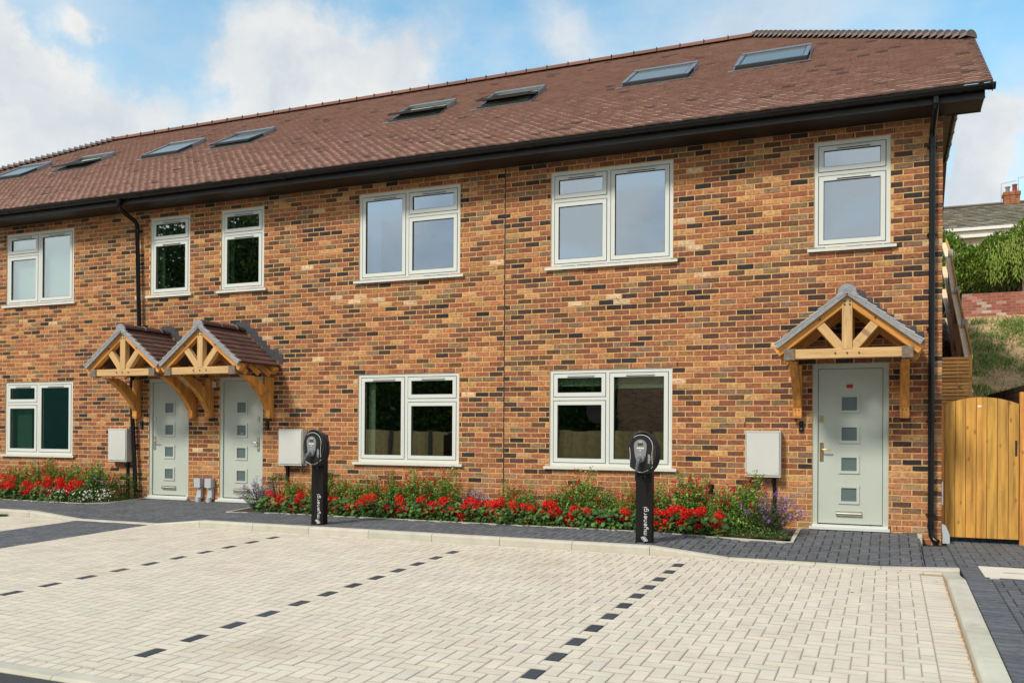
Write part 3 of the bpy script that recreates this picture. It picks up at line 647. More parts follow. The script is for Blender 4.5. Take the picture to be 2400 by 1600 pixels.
gt=mb.build('gutter',M['black'],H)
mb=MB()
x=1.055
while x>XL:
    gut(mb,x-.012,x+.012,.0605); mb.cut(); x-=.80
for x in (.505,-12.28,-4.9,-8.8): gut(mb,x-.06,x+.06,.0625); mb.cut()
for x in (.27,.74,-2.0,-4.6): gut(mb,x-.03,x+.03,.0615); mb.cut()
mb.box(1.085,1.095,-.588,-.472,5.235,5.305); gut(mb,1.06,1.12,.060); mb.cut()
mb.each('gutter_bracket',M['black'],gt)
# main roof of plain tiles
SLP=.608; ANG=math.atan(SLP); EY,EZ=-.51,5.345; RY,RZ=4.85,5.345+(4.85+.51)*.608
HZ=6.79; HXR,HXL=1.075,-21.475; HSL=3.40/(RZ-HZ)
TP=[(50,(.59,.39,.315)),(25,(.565,.37,.30)),(12,(.53,.345,.28)),(12,(.62,.42,.345)),(2,(.30,.20,.165))]
def slope_pt(x,s,h): # s along slope, h above
    return (x,EY+s*math.cos(ANG)-h*math.sin(ANG),EZ+s*math.sin(ANG)+h*math.cos(ANG))
mb=MB(); LS=(RY-EY)/math.cos(ANG); row=0
while row*.1<LS:
    s0=row*.1; s1=min(s0+.118,LS+.01); z=EZ+s0*math.sin(ANG)
    xr,xl=(HXR,HXL) if z<HZ else (HXR-(z-HZ)*HSL,HXL+(z-HZ)*HSL)
    wob=.012*math.sin(row*.9)+rnd.uniform(-.004,.004)
    x=-21.8+(.0825 if row%2 else 0)+wob*.6
    while x<xr:
        a,b=max(x+.001,xl),min(x+.164,xr)
        if b-a>.02:
            lift=.022+rnd.uniform(-.0025,.003); bow=.0035; mx_=(a+b)/2
            skew=rnd.uniform(-.0025,.0025)
            vs=[slope_pt(a,s0+skew,lift-bow-.022),slope_pt(mx_,s0,lift-.020),slope_pt(b,s0-skew,lift-bow-.022),slope_pt(a,s0+skew,lift-bow),slope_pt(mx_,s0,lift+.001),slope_pt(b,s0-skew,lift-bow),slope_pt(a,s1,.0-bow),slope_pt(mx_,s1,.0),slope_pt(b,s1,.0-bow)]
            cc=jit(pick(TP),.06,.02); mb.add(vs,[(3,4,7,6),(4,5,8,7),(0,3,6),(2,8,5)],cc); mb.add(vs[:6],[(0,1,4,3),(1,2,5,4)],tuple(k*.42 for k in cc))  # front edges tinted darker, the shaded line of each course put into the colour
        x+=.165
    row+=1
roof=mb.build('roof',M['tile'],H)
tp=(.22,.12,.09)
mb=MB()
B_=[slope_pt(HXL,-0.0,-.012),slope_pt(HXR-.004,0,-.012)]
hzs=(HZ-EZ)/math.sin(ANG); rl=(HXL+(RZ-HZ)*HSL,RY,RZ-.02); rr=(HXR-(RZ-HZ)*HSL,RY,RZ-.02)
h1=slope_pt(HXR-.004,hzs,-.012); h0=slope_pt(HXL,hzs,-.012)
def mir(p): return (p[0],2*RY-p[1],p[2])
mb.add([B_[0],B_[1],h1,rr,rl,h0],[(0,1,2,3,4,5)],tp)
mb.add([mir(p) for p in (B_[0],B_[1],h1,rr,rl,h0)],[(0,1,2,3,4,5)],tp)
mb.add([h1,mir(h1),rr],[(0,1,2)],tp); mb.add([h0,mir(h0),rl],[(0,1,2)],tp)
mb.build('roof_underlay',M['tile'],roof,fixn=False)
# verge caps on the gable, half-hip eave with fascia and gutter
mb=MB(); s=0
while s<hzs: 
    for q in (0,):
        a=slope_pt(HXR-.035,s,.016); b=slope_pt(HXR+.022,s,.016); c_=slope_pt(HXR+.022,s+.11,.004); d=slope_pt(HXR-.035,s+.11,.004); e_=slope_pt(HXR+.020,s+.005,-.035); f_=slope_pt(HXR+.020,s+.11,-.035)
        mb.add([a,b,c_,d,e_,f_],[(0,1,2,3),(1,4,5,2),(0,1,4)],(.2,.13,.11))
    s+=.1
mb.build('verge',M['tile'],roof,fixn=False)
mb=MB(); mb.box(.95,.97,2.15,7.55,6.63,6.82); mb.box(.62,.9495,2.15,7.55,6.63,6.64); mb.build('half_hip_fascia',mat('brown_soffit',(.10,.08,.065),.6,.2,8),roof)
mb=MB()
pts=[]
for y in (2.0,7.7):
    for k in range(9): a=math.pi*k/8; pts.append((1.03-.055*math.cos(a),y,6.78-.06*math.sin(a)))
mb.add(pts,[(i,i+1,i+10,i+9) for i in range(8)]+[tuple(range(9))]); 
for y in [2.2+.75*k for k in range(8)]:
    v=[]
    for yy in (y-.03,y+.03):
        for k in range(9): a=math.pi*k/8; v.append((1.03-.064*math.cos(a),yy,6.785-.07*math.sin(a)))
    mb.add(v,[(i,i+1,i+10,i+9) for i in range(8)]+[tuple(range(9)),tuple(range(9,18))])
mb.build('half_hip_gutter',M['black'],roof)
# ridge and hip tiles
def halfround(mb,p,q,r0,r1,col,n=8,lift=0):
    p=Vector(p);q=Vector(q);d=(q-p).normalized(); sd_=d.cross(Vector((0,0,1))).normalized(); up=sd_.cross(d)
    vs=[]
    for pt,r in ((p,r0),(q,r1)):
        for k in range(n+1): a=math.pi*k/n; vs.append(pt+sd_*r*math.cos(a)+up*(r*math.sin(a)*.85+lift))
    mb.add(vs,[(i,i+1,n+2+i,n+1+i) for i in range(n)]+[tuple(range(n+1)),tuple(range(n+1,2*n+2))],col)
mb=MB(); x=rl[0]; 
while x<rr[0]: halfround(mb,(x+.004,RY,RZ-.005),(min(x+.446,rr[0]+.1),RY,RZ-.005),.115,.115,jit((.20,.105,.08),.1)); x+=.45
mb.build('ridge_tile',M['tile'],roof)
mb=MB(); x=rl[0]
while x<rr[0]: mb.box(x-.006,x+.008,RY-.12,RY-.05,RZ+.055,RZ+.070); mb.box(x-.003,x+.004,RY-.125,RY-.115,RZ+.0,RZ+.075); mb.cut(); x+=.45
mb.each('ridge_clip',M['black'],roof)
mb=MB()
for (e0,e1) in ((Vector((HXR-.02,h1[1],HZ)),Vector((rr[0],RY,RZ))),(Vector((HXL,h1[1],HZ)),Vector((rl[0],RY,RZ)))):
    d=e1-e0; k=37
    for i in range(k):
        a=e0+d*(i/k); b=e0+d*((i+1.25)/k); halfround(mb,a+Vector((0,0,.045)),b+Vector((0,0,-.005)),.115,.085,jit((1,1,1),.1))
    mb.cut()
mb.each('hip_tile',M['hiptile'],roof)
mb=MB()
for x in (-9.9,-8.9,-4.6,-3.9,-15.6,-14.9,-9.2+3): 
    s=5.55; p=[slope_pt(x,s,.022),slope_pt(x+.30,s,.022),slope_pt(x+.30,s+.02,.03),slope_pt(x,s+.02,.03)]; mb.add(p,[(0,1,2,3)]); mb.cut()
mb.each('roof_vent',M['gap'],roof)
# roof windows, some of them swung open
def skylight(x0,x1,opn):
    s0=(2.08-EY)/math.cos(ANG); s1=s0+.98
    P=lambda x,s,h:Vector(slope_pt(x,s,h))
    def slab(mb,xa,xb,sa,sb,ha,hb,tilt=0,mi=0):
        sc=(s0+s1)/2; V=[]
        for h in (ha,hb):
            for x,s in ((xa,sa),(xb,sa),(xb,sb),(xa,sb)):
                ds=s-sc; V.append(P(x,sc+ds*math.cos(tilt),.055+(h-.055)*math.cos(tilt)-ds*math.sin(tilt)) if tilt else P(x,s,h))
        mb.add(V,[(0,3,2,1),(4,5,6,7),(0,1,5,4),(1,2,6,5),(2,3,7,6),(3,0,4,7)],mi=mi)
    mb=MB()
    slab(mb,x0,x1,s0,s0+.05,0,.042); slab(mb,x0,x0+.05,s0+.05,s1-.05,0,.041); slab(mb,x1-.05,x1,s0+.05,s1-.05,0,.041); slab(mb,x0,x1,s1-.05,s1,0,.042)
    f=mb.build('roof_window',M['rwframe'],roof)
    mb=MB(); slab(mb,x0-.10,x1+.06,s0-.08,s0-.001,.0165,.021); slab(mb,x0-.03,x0-.013,s0,s1+.03,.014,.03); slab(mb,x1+.013,x1+.03,s0,s1+.03,.014,.03); mb.build('flashing',M['rwflash'],f)
    mb=MB(); slab(mb,x0+.051,x1-.051,s0+.051,s1-.051,.018,.030); mb.build('lining',M['rwlining'],f)
    t=R_(opn); mb=MB(); w=.075
    slab(mb,x0+.012,x1-.012,s0+.01,s0+w,.044,.080,t); slab(mb,x0+.012,x0+w,s0+w,s1-w,.044,.079,t); slab(mb,x1-w,x1-.012,s0+w,s1-w,.044,.079,t); slab(mb,x0+.012,x1-.012,s1-w,s1-.01,.044,.080,t)
    mb.build('sash',M['rwframe'],f)
    mb=MB(); slab(mb,x0+w,x1-w,s0+w,s1-w,.066,.071,t); mb.build('pane',M['rwglass'],f)
    mb=MB(); slab(mb,x0+.0,x1+.0,s1-.09,s1+.03,.043,.095); slab(mb,x0-.012,x0+.01,s0+.5,s1-.091,.0,.085); slab(mb,x1-.01,x1+.012,s0+.5,s1-.091,.0,.085); slab(mb,x0-.006,x0+.055,s0+.012,s1-.10,.0805,.084,t); slab(mb,x1-.055,x1+.006,s0+.012,s1-.10,.0805,.084,t); mb.build('cover',M['rwflash'],f)
M['rwlining']=mat('window_lining',(.42,.50,.40),.7,.1,3); M['rwframe']=mat('grey_aluminium',(.055,.06,.062),.35,.1,5,metal=.3); M['rwflash']=mat('pale_aluminium',(.28,.29,.30),.3,.08,5,metal=.6); M['rwglass']=glass('roof_glass',.5,rough=.1,film=(.16,.18,.18),gcol=(.75,.78,.78))
for x0,op in ((-18.98,0),(-17.0,7.5),(-14.42,0),(-12.60,2.5),(-8.46,9.5),(-6.67,10.5),(-4.04,0),(-2.23,0)): skylight(x0,x0+.98 if x0<-5 else x0+1.08,op)
# ---------------------------------------------------------------- porch canopies
def canopy(cx,label):
    hw=.80; YT=-1.03; ap=2.965; ev=2.345; sl=(ap-ev)/hw; 
    b=.115; Yt=-.93   # truss plane
    mb=MB(); 
    for yy,mm in ((Yt,1),(-.10,0)):
        zb=2.215; 
        if mm: mb.beam((cx-.66,yy,zb+.005),(cx+.66,yy,zb+.005),.10,b,col=(1,1,1),mi=1)
        mb.beam((cx,yy-.004,zb+.055),(cx,yy-.004,ap-.075),.10,.115,mi=mm)
        for s in (-1,1):
            mb.beam((cx+s*.02,yy,ap-.115),(cx+s*.79,yy,ap-.125-.77*sl),.095,.115,mi=0)
            mb.beam((cx+s*.06,yy+.006,zb+.06),(cx+s*.30,yy+.006,zb+.345),.085,.105,mi=mm)
    truss=mb.build('porch_canopy',[M['oak'],M['oakgrey']],H,fixn=True); truss['label']=label
    mb=MB()
    for s in (-1,1): mb.beam((cx+s*.645,-.875,2.215),(cx+s*.645,-.005,2.215),.115,.125); mb.cut()
    mb.each('wall_plate',M['oak'],truss); mb=MB()
    for s in (-1,1):
        for yy in (-.80,-.50,-.22):
            mb.beam((cx+s*.60,yy,2.33),(cx+s*.765,yy,2.33-.165*sl-.02),.05,.08); mb.cut()
    mb.each('rafter_tail',M['oak'],truss); mb=MB()
    for s in (-1,1):
        for t_ in (.25,.55): mb.beam((cx+s*t_,-.88,ap-.09-t_*sl),(cx+s*t_,-.15,ap-.09-t_*sl),.05,.05); mb.cut()
    mb.each('purlin',M['oak'],truss)
    mb=MB()
    for s in (-1,1):
        x=cx+s*.645; mb.prism([(x-.0605,2.152),(x+.0605,2.152),(x+.0605,2.283),(x-.0605,2.283)],-1.0,-.87); mb.cut()
    mb.each('beam_end',M['oakdark'],truss)
    for s in (-1,1):
        x=cx+s*.63; mb=MB(); mb.beam((x,-.058,1.50),(x,-.058,2.15),.11,.11,side=(1,0,0)); mb.beam((x,-.055,1.478),(x,-.055,1.4999),.104,.104,side=(1,0,0))
        k=7; up=[];dn=[]
        for i in range(k+1):
            t=i/k; a=t*math.pi/2; y=-.10-.60*(1-math.cos(a)); z=1.60+.545*math.sin(a)
            up.append((y,z)); 
        # curved brace: inner curve and thicker outer back
        bz=lambda p,c,q,t:(p[0]*(1-t)**2+2*c[0]*t*(1-t)+q[0]*t*t,p[1]*(1-t)**2+2*c[1]*t*(1-t)+q[1]*t*t)
        inner=[bz((-.112,1.60),(-.34,1.97),(-.76,2.152),i/k) for i in range(k+1)]
        outer=[bz((-.112,1.85),(-.24,2.07),(-.50,2.152),i/k) for i in range(k+1)]
        poly=inner+outer[::-1]; n0=len(poly); vs=[(x-.047,y,z) for y,z in poly]+[(x+.047,y,z) for y,z in poly]
        g=[(math.hypot(v[1],v[2]-1.6)+3*s+9,v[0]*1.0,v[1]*.4) for v in vs]
        fs=[]
        # side faces as quads between matching points
        m1=len(inner); m2=len(outer)
        for base in (0,n0):
            for i in range(m1-1):
                j=min(m2-1,int(round(i*(m2-1)/(m1-1)))); j2=min(m2-1,int(round((i+1)*(m2-1)/(m1-1))))
                A=base+i;B=base+i+1;Cc=base+n0-1-j2;D=base+n0-1-j
                fs.append((A,B,Cc,D) if Cc!=D else (A,B,Cc))
        fs+= [(i,(i+1)%n0,n0+(i+1)%n0,n0+i) for i in range(n0)]
        mb.add(vs,fs,(1,1,1),g)
        mb.build('bracket',M['oak'],truss)
    # pegs and bolts
    mb=MB(); peg=[(cx+dx,ap-.14-dz) for dx in (-.028,.028) for dz in (0,.04)]+[(cx+dx,2.222) for dx in (-.13,0,.13)]+[(cx-.30,2.62),(cx+.30,2.62)]
    for x,z in peg: mb.tube([(x,Yt-.055,z),(x,Yt-.063,z)],.0095,8); mb.cut()
    for s in (-1,1):
        for dx in (-.02,.02): mb.tube([(cx+s*.63+dx,-.110,1.58),(cx+s*.63+dx,-.1165,1.58)],.008,8); mb.cut()
    mb.each('peg',M['gap'],truss)
    # tiled roof of the canopy
    sa=math.atan(sl); L_=hw/math.cos(sa); mb=MB(); mv=MB(); mt_=MB()
    for s in (-1,1):
        rows=8
        for i in range(rows):
            t0=L_-(i)*L_/rows+.01; t1=t0-L_/rows*1.25
            pt=lambda t,h,y:(cx+s*(t*math.cos(sa)+h*math.sin(sa)),y,ap-t*math.sin(sa)+h*math.cos(sa))
            off=.0825*(i%2); y=YT+.03-off
            while y<-.01:
                a=max(y,YT+.03); b2=min(y+.163,-.004)
                if b2-a>.01:
                    li=.016+rnd.uniform(-.002,.002)
                    mb.add([pt(t0,li-.014,a),pt(t0,li-.014,b2),pt(t0,li,a),pt(t0,li,b2),pt(max(t1,0),.002,a),pt(max(t1,0),.002,b2)],[(0,1,3,2),(2,3,5,4)],jit(pick([(3,(.115,.060,.048)),(2,(.095,.05,.042)),(1,(.14,.078,.062))]),.1))
                y+=.165
            pass
        P0=lambda t,h,y:(cx+s*(t*math.cos(sa)+h*math.sin(sa)),y,ap-t*math.sin(sa)+h*math.cos(sa))
        te=L_+.012
        mv.add([P0(te,-.058,YT),P0(0,-.058,YT),P0(0,.012,YT),P0(te,.012,YT),P0(te,-.058,YT+.04),P0(0,-.058,YT+.04),P0(0,.012,YT+.04),P0(te,.012,YT+.04)],[(0,1,2,3),(7,6,5,4),(3,2,6,7),(0,4,5,1),(0,3,7,4)],(1,1,1))
        for i in range(rows):   # tile ends bedded in the mortar
            t0=L_-i*L_/rows+.012; t1=max(0,t0-L_/rows*1.5)
            mt_.add([P0(t0,.006,YT-.006),P0(t1,-.022,YT-.004),P0(t1,-.012,YT-.004),P0(t0,.022,YT-.006),P0(t0,.006,YT+.045),P0(t1,-.022,YT+.045),P0(t1,-.012,YT+.045),P0(t0,.022,YT+.045)],[(0,1,2,3),(7,6,5,4),(3,2,6,7),(0,4,5,1),(0,3,7,4)],jit((.40,.38,.37),.15))
        mb.add([(cx,YT+.04,ap-.012),(cx,-.004,ap-.012),(cx+s*(hw-.005),-.004,ev-.010),(cx+s*(hw-.005),YT+.04,ev-.010),(cx,YT+.04,ap-.03),(cx,-.004,ap-.03),(cx+s*(hw-.01),-.004,ev-.028),(cx+s*(hw-.01),YT+.04,ev-.028)],[(0,1,2,3),(7,6,5,4),(0,3,7,4),(2,6,7,3)],(.12,.07,.05))
    mb.build('canopy_tiles',M['tile'],truss,fixn=False)
    mv.build('verge',M['cv'],truss); mt_.build('tile_ends',M['tile'],truss)
    mb=MB(); y=YT
    for q in range(3): halfround(mb,(cx,y+.003,ap-.022),(cx,min(y+.45,-.005),ap-.022),.098,.098,(.115,.062,.052)); y+=.46 if q<1 else .40
    # grey mortar in the end and along the joints
    mb.build('ridge_tile',M['tile'],truss)
    mb=MB(); mb.prism([(cx-.11,ap-.12),(cx,ap-.055),(cx+.11,ap-.12),(cx+.10,ap-.03),(cx,ap+.02),(cx-.10,ap-.03)],YT-.005,YT+.02); halfround(mb,(cx,YT-.006,ap-.03),(cx,YT+.02,ap-.03),.100,.102,(1,1,1)); halfround(mb,(cx,YT+.445,ap-.021),(cx,YT+.462,ap-.021),.101,.101,(1,1,1)); halfround(mb,(cx,-.22,ap-.021),(cx,-.20,ap-.021),.101,.101,(1,1,1))
    for s in (-1,1): mb.beam((cx+s*.10,YT+.03,ap-.05),(cx+s*.10,-.01,ap-.05),.02,.03)
    mb.build('ridge_mortar',M['cv'],truss)
    # stepped lead flashing on the wall
    mb=MB(); steps=9
    for s in (-1,1):
        for i in range(steps):
            x0=.10+i*.0835; zt=ap+.075-i*.0655 ; zz=F0+round((zt-F0)/.075)*.075
            mb.prism([(cx+s*(x0-.0),zz-.17),(cx+s*(x0+.09),zz-.17),(cx+s*(x0+.075),zz),(cx+s*(x0-.0),zz)],-.006+.0005*(i%2),-.0022+.0005*(i%2))
    mb.box(cx-.11,cx+.11,-.0075,-.0023,ap+.0,ap+.135)
    mb.build('lead_flashing',M['lead'],truss)
M['cv']=mat('verge_mortar',(.27,.28,.29),.85,.18,12,.4,60,spots=((.12,.12,.12),8,.6,.6))
canopy(-.443,'oak porch canopy over the door with the red sticker')
canopy(-10.05,'oak porch canopy over the door beside the middle meter box, showing its tiled side')
canopy(-11.68,'oak porch canopy partly hidden behind its neighbour, next to the black downpipe')
# ---------------------------------------------------------------- charging posts
def arc(cx,cy,r,a0,a1,n=12): return [(cx+r*math.cos(R_(a0+(a1-a0)*i/n)),cy+r*math.sin(R_(a0+(a1-a0)*i/n))) for i in range(n+1)]
GL={'m':(1.25,[[(0,0),(0,1)],arc(.31,.66,.31,180,0)+[(.62,0)],arc(.93,.66,.31,180,0)+[(1.24,0)]]),
 'y':(.85,[[(0,1)]+arc(.41,.42,.41,180,360)+[(.82,1)],[(.82,.5)]+arc(.41,-.05,.41,0,-140)]),
 'e':(.92,[[(0,.5),(.92,.5)]+arc(.46,.5,.46,0,315,22)]),
 'n':(.8,[[(0,0),(0,1)],arc(.39,.61,.39,180,0)+[(.78,0)]]),
 'r':(.5,[[(0,0),(0,1)],arc(.42,.58,.42,180,80)]),
 'g':(.92,[arc(.46,.5,.46,0,360,24),[(.92,1),(.92,-.05)]+arc(.46,-.05,.46,0,-150)]),
 'i':(.0,[[(0,0),(0,1)],[(0,1.3),(0,1.42)]]),
 'z':(.7,[[(0,1),(.7,1),(0,0),(.7,0)]]),'a':(.92,[arc(.46,.5,.46,0,360,24),[(.92,1),(.92,0)]]),
 'p':(.92,[arc(.46,.5,.46,0,360,24),[(0,1),(0,-.55)]])}
def strokes(word,gap=.32):
    out=[];x=0
    for ch in word:
        w,ss=GL[ch]; out+= [[(x+a,b) for a,b in s_] for s_ in ss]; x+=w+gap
    return out,x-gap
def ribbon(mb,pl,w,fn,th):   # flat stroke with thickness
    vs=[];n=len(pl)
    for i,(a,b) in enumerate(pl):
        p0=Vector(pl[max(i-1,0)]);p1=Vector(pl[min(i+1,n-1)]); d=(p1-p0); d=d.normalized() if d.length>0 else Vector((1,0)); nr=Vector((-d.y,d.x))*w/2
        for sg in (-1,1):
            q=Vector((a,b))+nr*sg; vs.append(fn(q.x,q.y,0)); 
        for sg in (-1,1):
            q=Vector((a,b))+nr*sg; vs.append(fn(q.x,q.y,th))
    fs=[]
    for i in range(n-1): k=4*i; fs+= [(k+2,k+3,k+7,k+6),(k,k+2,k+6,k+4),(k+1,k+5,k+7,k+3)]
    fs+= [(0,1,3,2),(4*n-4,4*n-2,4*n-1,4*n-3)]
    mb.add(vs,fs)
def text_up(mb,word,x,z0,h,yf,gap=.32,w=.13):   # reads from the bottom up
    st,L_=strokes(word,gap); fn=lambda a,b,t:(x-b*h,yf-t,z0+a*h)
    for s_ in st: ribbon(mb,s_,w,fn,.0012)
    return L_*h
def charger(cx,zb,label,sw):
    T=thing('charging_post',label,'charging post',(cx,-2.0,zb),group='electric car charging posts')
    yf=-1.965; mb=MB(); mb.box(cx-.094,cx+.094,yf,yf+.11,zb,zb+1.22); kid(mb.build('post',M['chpost'],T))
    mb=MB(); mb.box(cx-.098,cx+.098,yf-.004,yf+.114,zb,zb+.012); kid(mb.build('base_plate',M['chpost'],T))
    mb=MB(); text_up(mb,'myenergi',cx+.040,zb+.100,.0335,yf-.0005,.46,.155); 
    for k in range(3):
        ox=-.032+k*.022; pl=[]; c=[(.0,.0)]
        P=arc(0,.036,.011,-20,160,8)+arc(0,-.008,.011,160,340,8); P.append(P[0])
        fn=lambda a,b,t,ox=ox:(cx+.026+ox*.62+a*.8-b*.62,yf-.0005-t,zb+.036+b*.70+a*.45+(.003*k))
        ribbon(mb,P,.0038,fn,.0011+.0002*k)
    kid(mb.build('lettering',M['letter'],T))
    # body of the charger: rounded top, waist, pointed foot
    ux=cx-.008; zc=zb+1.06; y0,y1=-2.085,-1.966
    def outl(k):
        P=[]
        for a,b in arc(0,.055,.135,0,180,18): P.append((a*k,b if b<0 else b*k))
        P+= [(-.128*k,.0),(-.125*k,-.06),(-.130*k,-.12),(-.132*k,-.175*k),(-.09*k,-.205*k),(-.03*k,-.232*k),(0,-.236*k),(.03*k,-.232*k),(.09*k,-.205*k),(.132*k,-.175*k),(.130*k,-.12),(.125*k,-.06),(.128*k,0)]
        return P
    O=outl(1);I=outl(.93);n=len(O)
    vs=[(ux+a,y1,zc+b) for a,b in O]+[(ux+a,y0+.02,zc+b) for a,b in O]+[(ux+a,y0,zc+b) for a,b in I]
    mb=MB(); fs=[tuple(range(n)),tuple(range(3*n-1,2*n-1,-1))]
    for i in range(n): j=(i+1)%n; fs+= [(i,j,n+j,n+i),(n+i,n+j,2*n+j,2*n+i)]
    mb.add(vs,fs); unit=kid(mb.build('charger_unit',M['chgr'],T))
    mb=MB(); mb.tube([(ux+a*1.01,y0+.018,zc+b*1.01) for a,b in O],.0028,6,closed=True); kid(mb.build('trim',M['letter'],unit))
    P=[(a*.075,.065+b*.075) for a,b in arc(0,0,1,0,180,14)]+[(-.072,.02),(-.060,-.06),(-.035,-.10),(.035,-.10),(.060,-.06),(.072,.02)]
    mb=MB(); mb.prism([(ux-.003+a,zc+b) for a,b in P],y0-.006,y0+.001); kid(mb.build('front_panel',M['silver'],unit))
    mb=MB(); mb.box(ux-.033,ux+.030,y0-.0075,y0-.0055,zc+.065,zc+.098); kid(mb.build('screen',mat('lcd_screen',(.06,.075,.03),.3,.1),unit))
    for k in range(4):
        mb=MB(); mb.tube([(ux-.033+k*.021,y0-.006,zc+.040),(ux-.033+k*.021,y0-.009,zc+.040)],.0088,12); kid(mb.build('button',M['letter'],unit))
    mb=MB(); mb.tube([(ux-.004,y0-.006,zc+.012),(ux-.004,y0-.007,zc+.012)],.007,6); ribbon(mb,[(-.02,0),(.02,0)],.005,lambda a,b,t:(ux-.002+a,y0-.006-t,zc+.113+b),.001)
    text_up(mb,'zappi',ux+.108,zc-.135,.020,y0-.0008,.38,.16); kid(mb.build('lettering',M['letter'],unit))
    mb=MB(); mb.tube([(ux,y0-.004,zc-.075),(ux,y0-.03,zc-.075),(ux,y0-.040,zc-.075)],[.053,.051,.043],20); kid(mb.build('socket_collar',M['silver'],unit))
    mb=MB(); mb.tube([(ux,y0-.03,zc-.082),(ux-.002,y0-.060,zc-.088),(ux-.008-sw*.012,y0-.075,zc-.112),(ux-.020-sw*.03,y0-.075,zc-.16),(ux-.030-sw*.05,y0-.065,zc-.225)],[.030,.028,.024,.017,.018],12); kid(mb.build('plug',M['bluegrey'],unit))
    px_,pz=ux-.036-sw*.052,zc-.225
    mb=MB(); mb.tube([(px_,y0-.085,pz),(px_-.002,y0-.08,pz-.09),(px_+.012,y0-.07,pz-.135),(px_+.03,y0-.0,pz-.10),(ux,y0+.09,pz-.03)] if not sw else [(px_,y0-.085,pz),(px_-.004,y0-.08,pz-.07),(px_-.006,y0-.07,pz-.115),(px_+.004,y0-.055,pz-.125),(px_+.012,y0-.03,pz-.09),(ux-.08,y0+.06,pz+.04)],.0085,8)
    for k in range(6):
        rx=.155+.006*math.sin(k*2.1)+.012*(k%3)*.5; rz=.228+.006*math.cos(k*1.7); yy=y1-.09+k*.019
        mb.tube([(ux+.012+k*.004+rx*math.cos(a*2*math.pi/40),yy+.006*math.sin(a*.3+k),zc-.008-.006*k*.5+rz*math.sin(a*2*math.pi/40)) for a in range(40)],.0105,8,closed=True)
    mb.tube([(ux+.01,yf-.02,zc-.24),(ux+.02,yf-.03,zc-.27),(ux+.035,yf-.02,zc-.30)],.012,8)
    kid(mb.build('cable',M['cable'],T)); 
M['chpost']=mat('black_powder_coat',(.007,.007,.008),.45,.1,8,.06,200,spec=.25)
charger(-2.60,.0,'black car charging post in front of the right-hand ground floor window',0)
charger(-7.115,.0,'black car charging post in front of the middle meter box',1)
# ---------------------------------------------------------------- planting
def leafq(mb,p,d,nrm,l,w,col,bend=.2):
    p=Vector(p);d=Vector(d).normalized();nrm=Vector(nrm); s_=d.cross(nrm)
    if s_.length<1e-4: s_=d.orthogonal()
    s_.normalize(); up=s_.cross(d)
    mb.add([p,p+d*l*.5+s_*w*.5+up*bend*l*.2,p+d*l-up*bend*l*.2,p+d*l*.5-s_*w*.5+up*bend*l*.2],[(0,1,2,3)],col)
def rv(): 
    while True:
        v=Vector((rnd.uniform(-1,1),rnd.uniform(-1,1),rnd.uniform(-1,1)))
        if .05<v.length<1: return v
GR=[(.17,.30,.05),(.26,.42,.08),(.10,.20,.035),(.36,.50,.13),(.05,.11,.025)]
def salvia(seed,h=.60,rad=.30):
    mb=MB();mf=MB();ms=MB()
    for _ in range(46):
        a=rnd.uniform(0,6.28);rr_=rad*math.sqrt(rnd.random()); ht=h*rnd.uniform(.66,1.34)*(1-.25*(rr_/rad)**2)
        b=Vector((rr_*.35*math.cos(a),rr_*.35*math.sin(a),0)); t=Vector((rr_*math.cos(a),rr_*math.sin(a)*.9,ht)); mid=b.lerp(t,.5)+Vector((rnd.uniform(-.03,.03),rnd.uniform(-.03,.03),.04))
        ms.tube([b,mid,t],[.0035,.0025,.0015],4,(.10,.13,.05),caps=False)
        fl=rnd.random()<.8; top=.74 if fl else 1
        k=int(74*ht/h)
        for i in range(k):
            u=rnd.random()**.8*top; p=(b.lerp(mid,u*2) if u<.5 else mid.lerp(t,u*2-1)); d=rv(); d.z=abs(d.z)*.5+.1
            c=jit(GR[rnd.choice((0,0,1,1,1,3,3,2))],.2,.08); q=p+rv()*.045; leafq(mb,q,d,rv()+Vector((0,0,1)),rnd.uniform(.024,.044),rnd.uniform(.014,.024),c)
        if fl:
            for i in range(rnd.randint(2,6)):
                u=rnd.uniform(.74,1.0); p=mid.lerp(t,u*2-1)+rv()*.018; c=jit(rnd.choice([(.70,.010,.012),(.52,.006,.012),(.80,.03,.02)]),.2,.05)
                for q in range(3): d=rv(); d.z*=.5; leafq(mf,p,d,rv(),rnd.uniform(.018,.030),rnd.uniform(.012,.020),c)
    for _ in range(1500):
        d=rv(); p=Vector((d.x*rad*1.1,d.y*rad*.8,.03+(abs(d.z)**.8)*h*.92*(1-.35*(d.x*d.x+d.y*d.y)))); leafq(mb,p,rv()+Vector((0,0,.3)),rv()+Vector((0,-.3,1)),rnd.uniform(.022,.040),rnd.uniform(.014,.022),jit(GR[rnd.choice((0,1,2,2,0,3,1,4))],.2,.08))
    T=thing('salvia_bush','-','shrub',(0,0,0),'red flowered salvias in the flower beds')
    kid(mb.build('foliage',M['leaf'],T,fixn=False)); tag(kid(mf.build('flowers',M['petal'],T,fixn=False)),kind='stuff'); kid(ms.build('stems',M['leaf'],T,fixn=False)); return T
def bloom(r=.058):
    mb=MB(); 
    for _ in range(170):
        d=rv().normalized(); 
        if d.z<-.55: continue
        p=d*r*rnd.uniform(.62,1.0); k=rnd.random(); c=jit((.78,.008,.010) if k<.66 else ((.48,.004,.012) if k<.85 else (.88,.04,.025)),.12,.05)
        t=rv(); t=(t-d*t.dot(d)*.8).normalized(); leafq(mb,p,t,d,rnd.uniform(.018,.028),rnd.uniform(.016,.024),c,.8)
    return mb
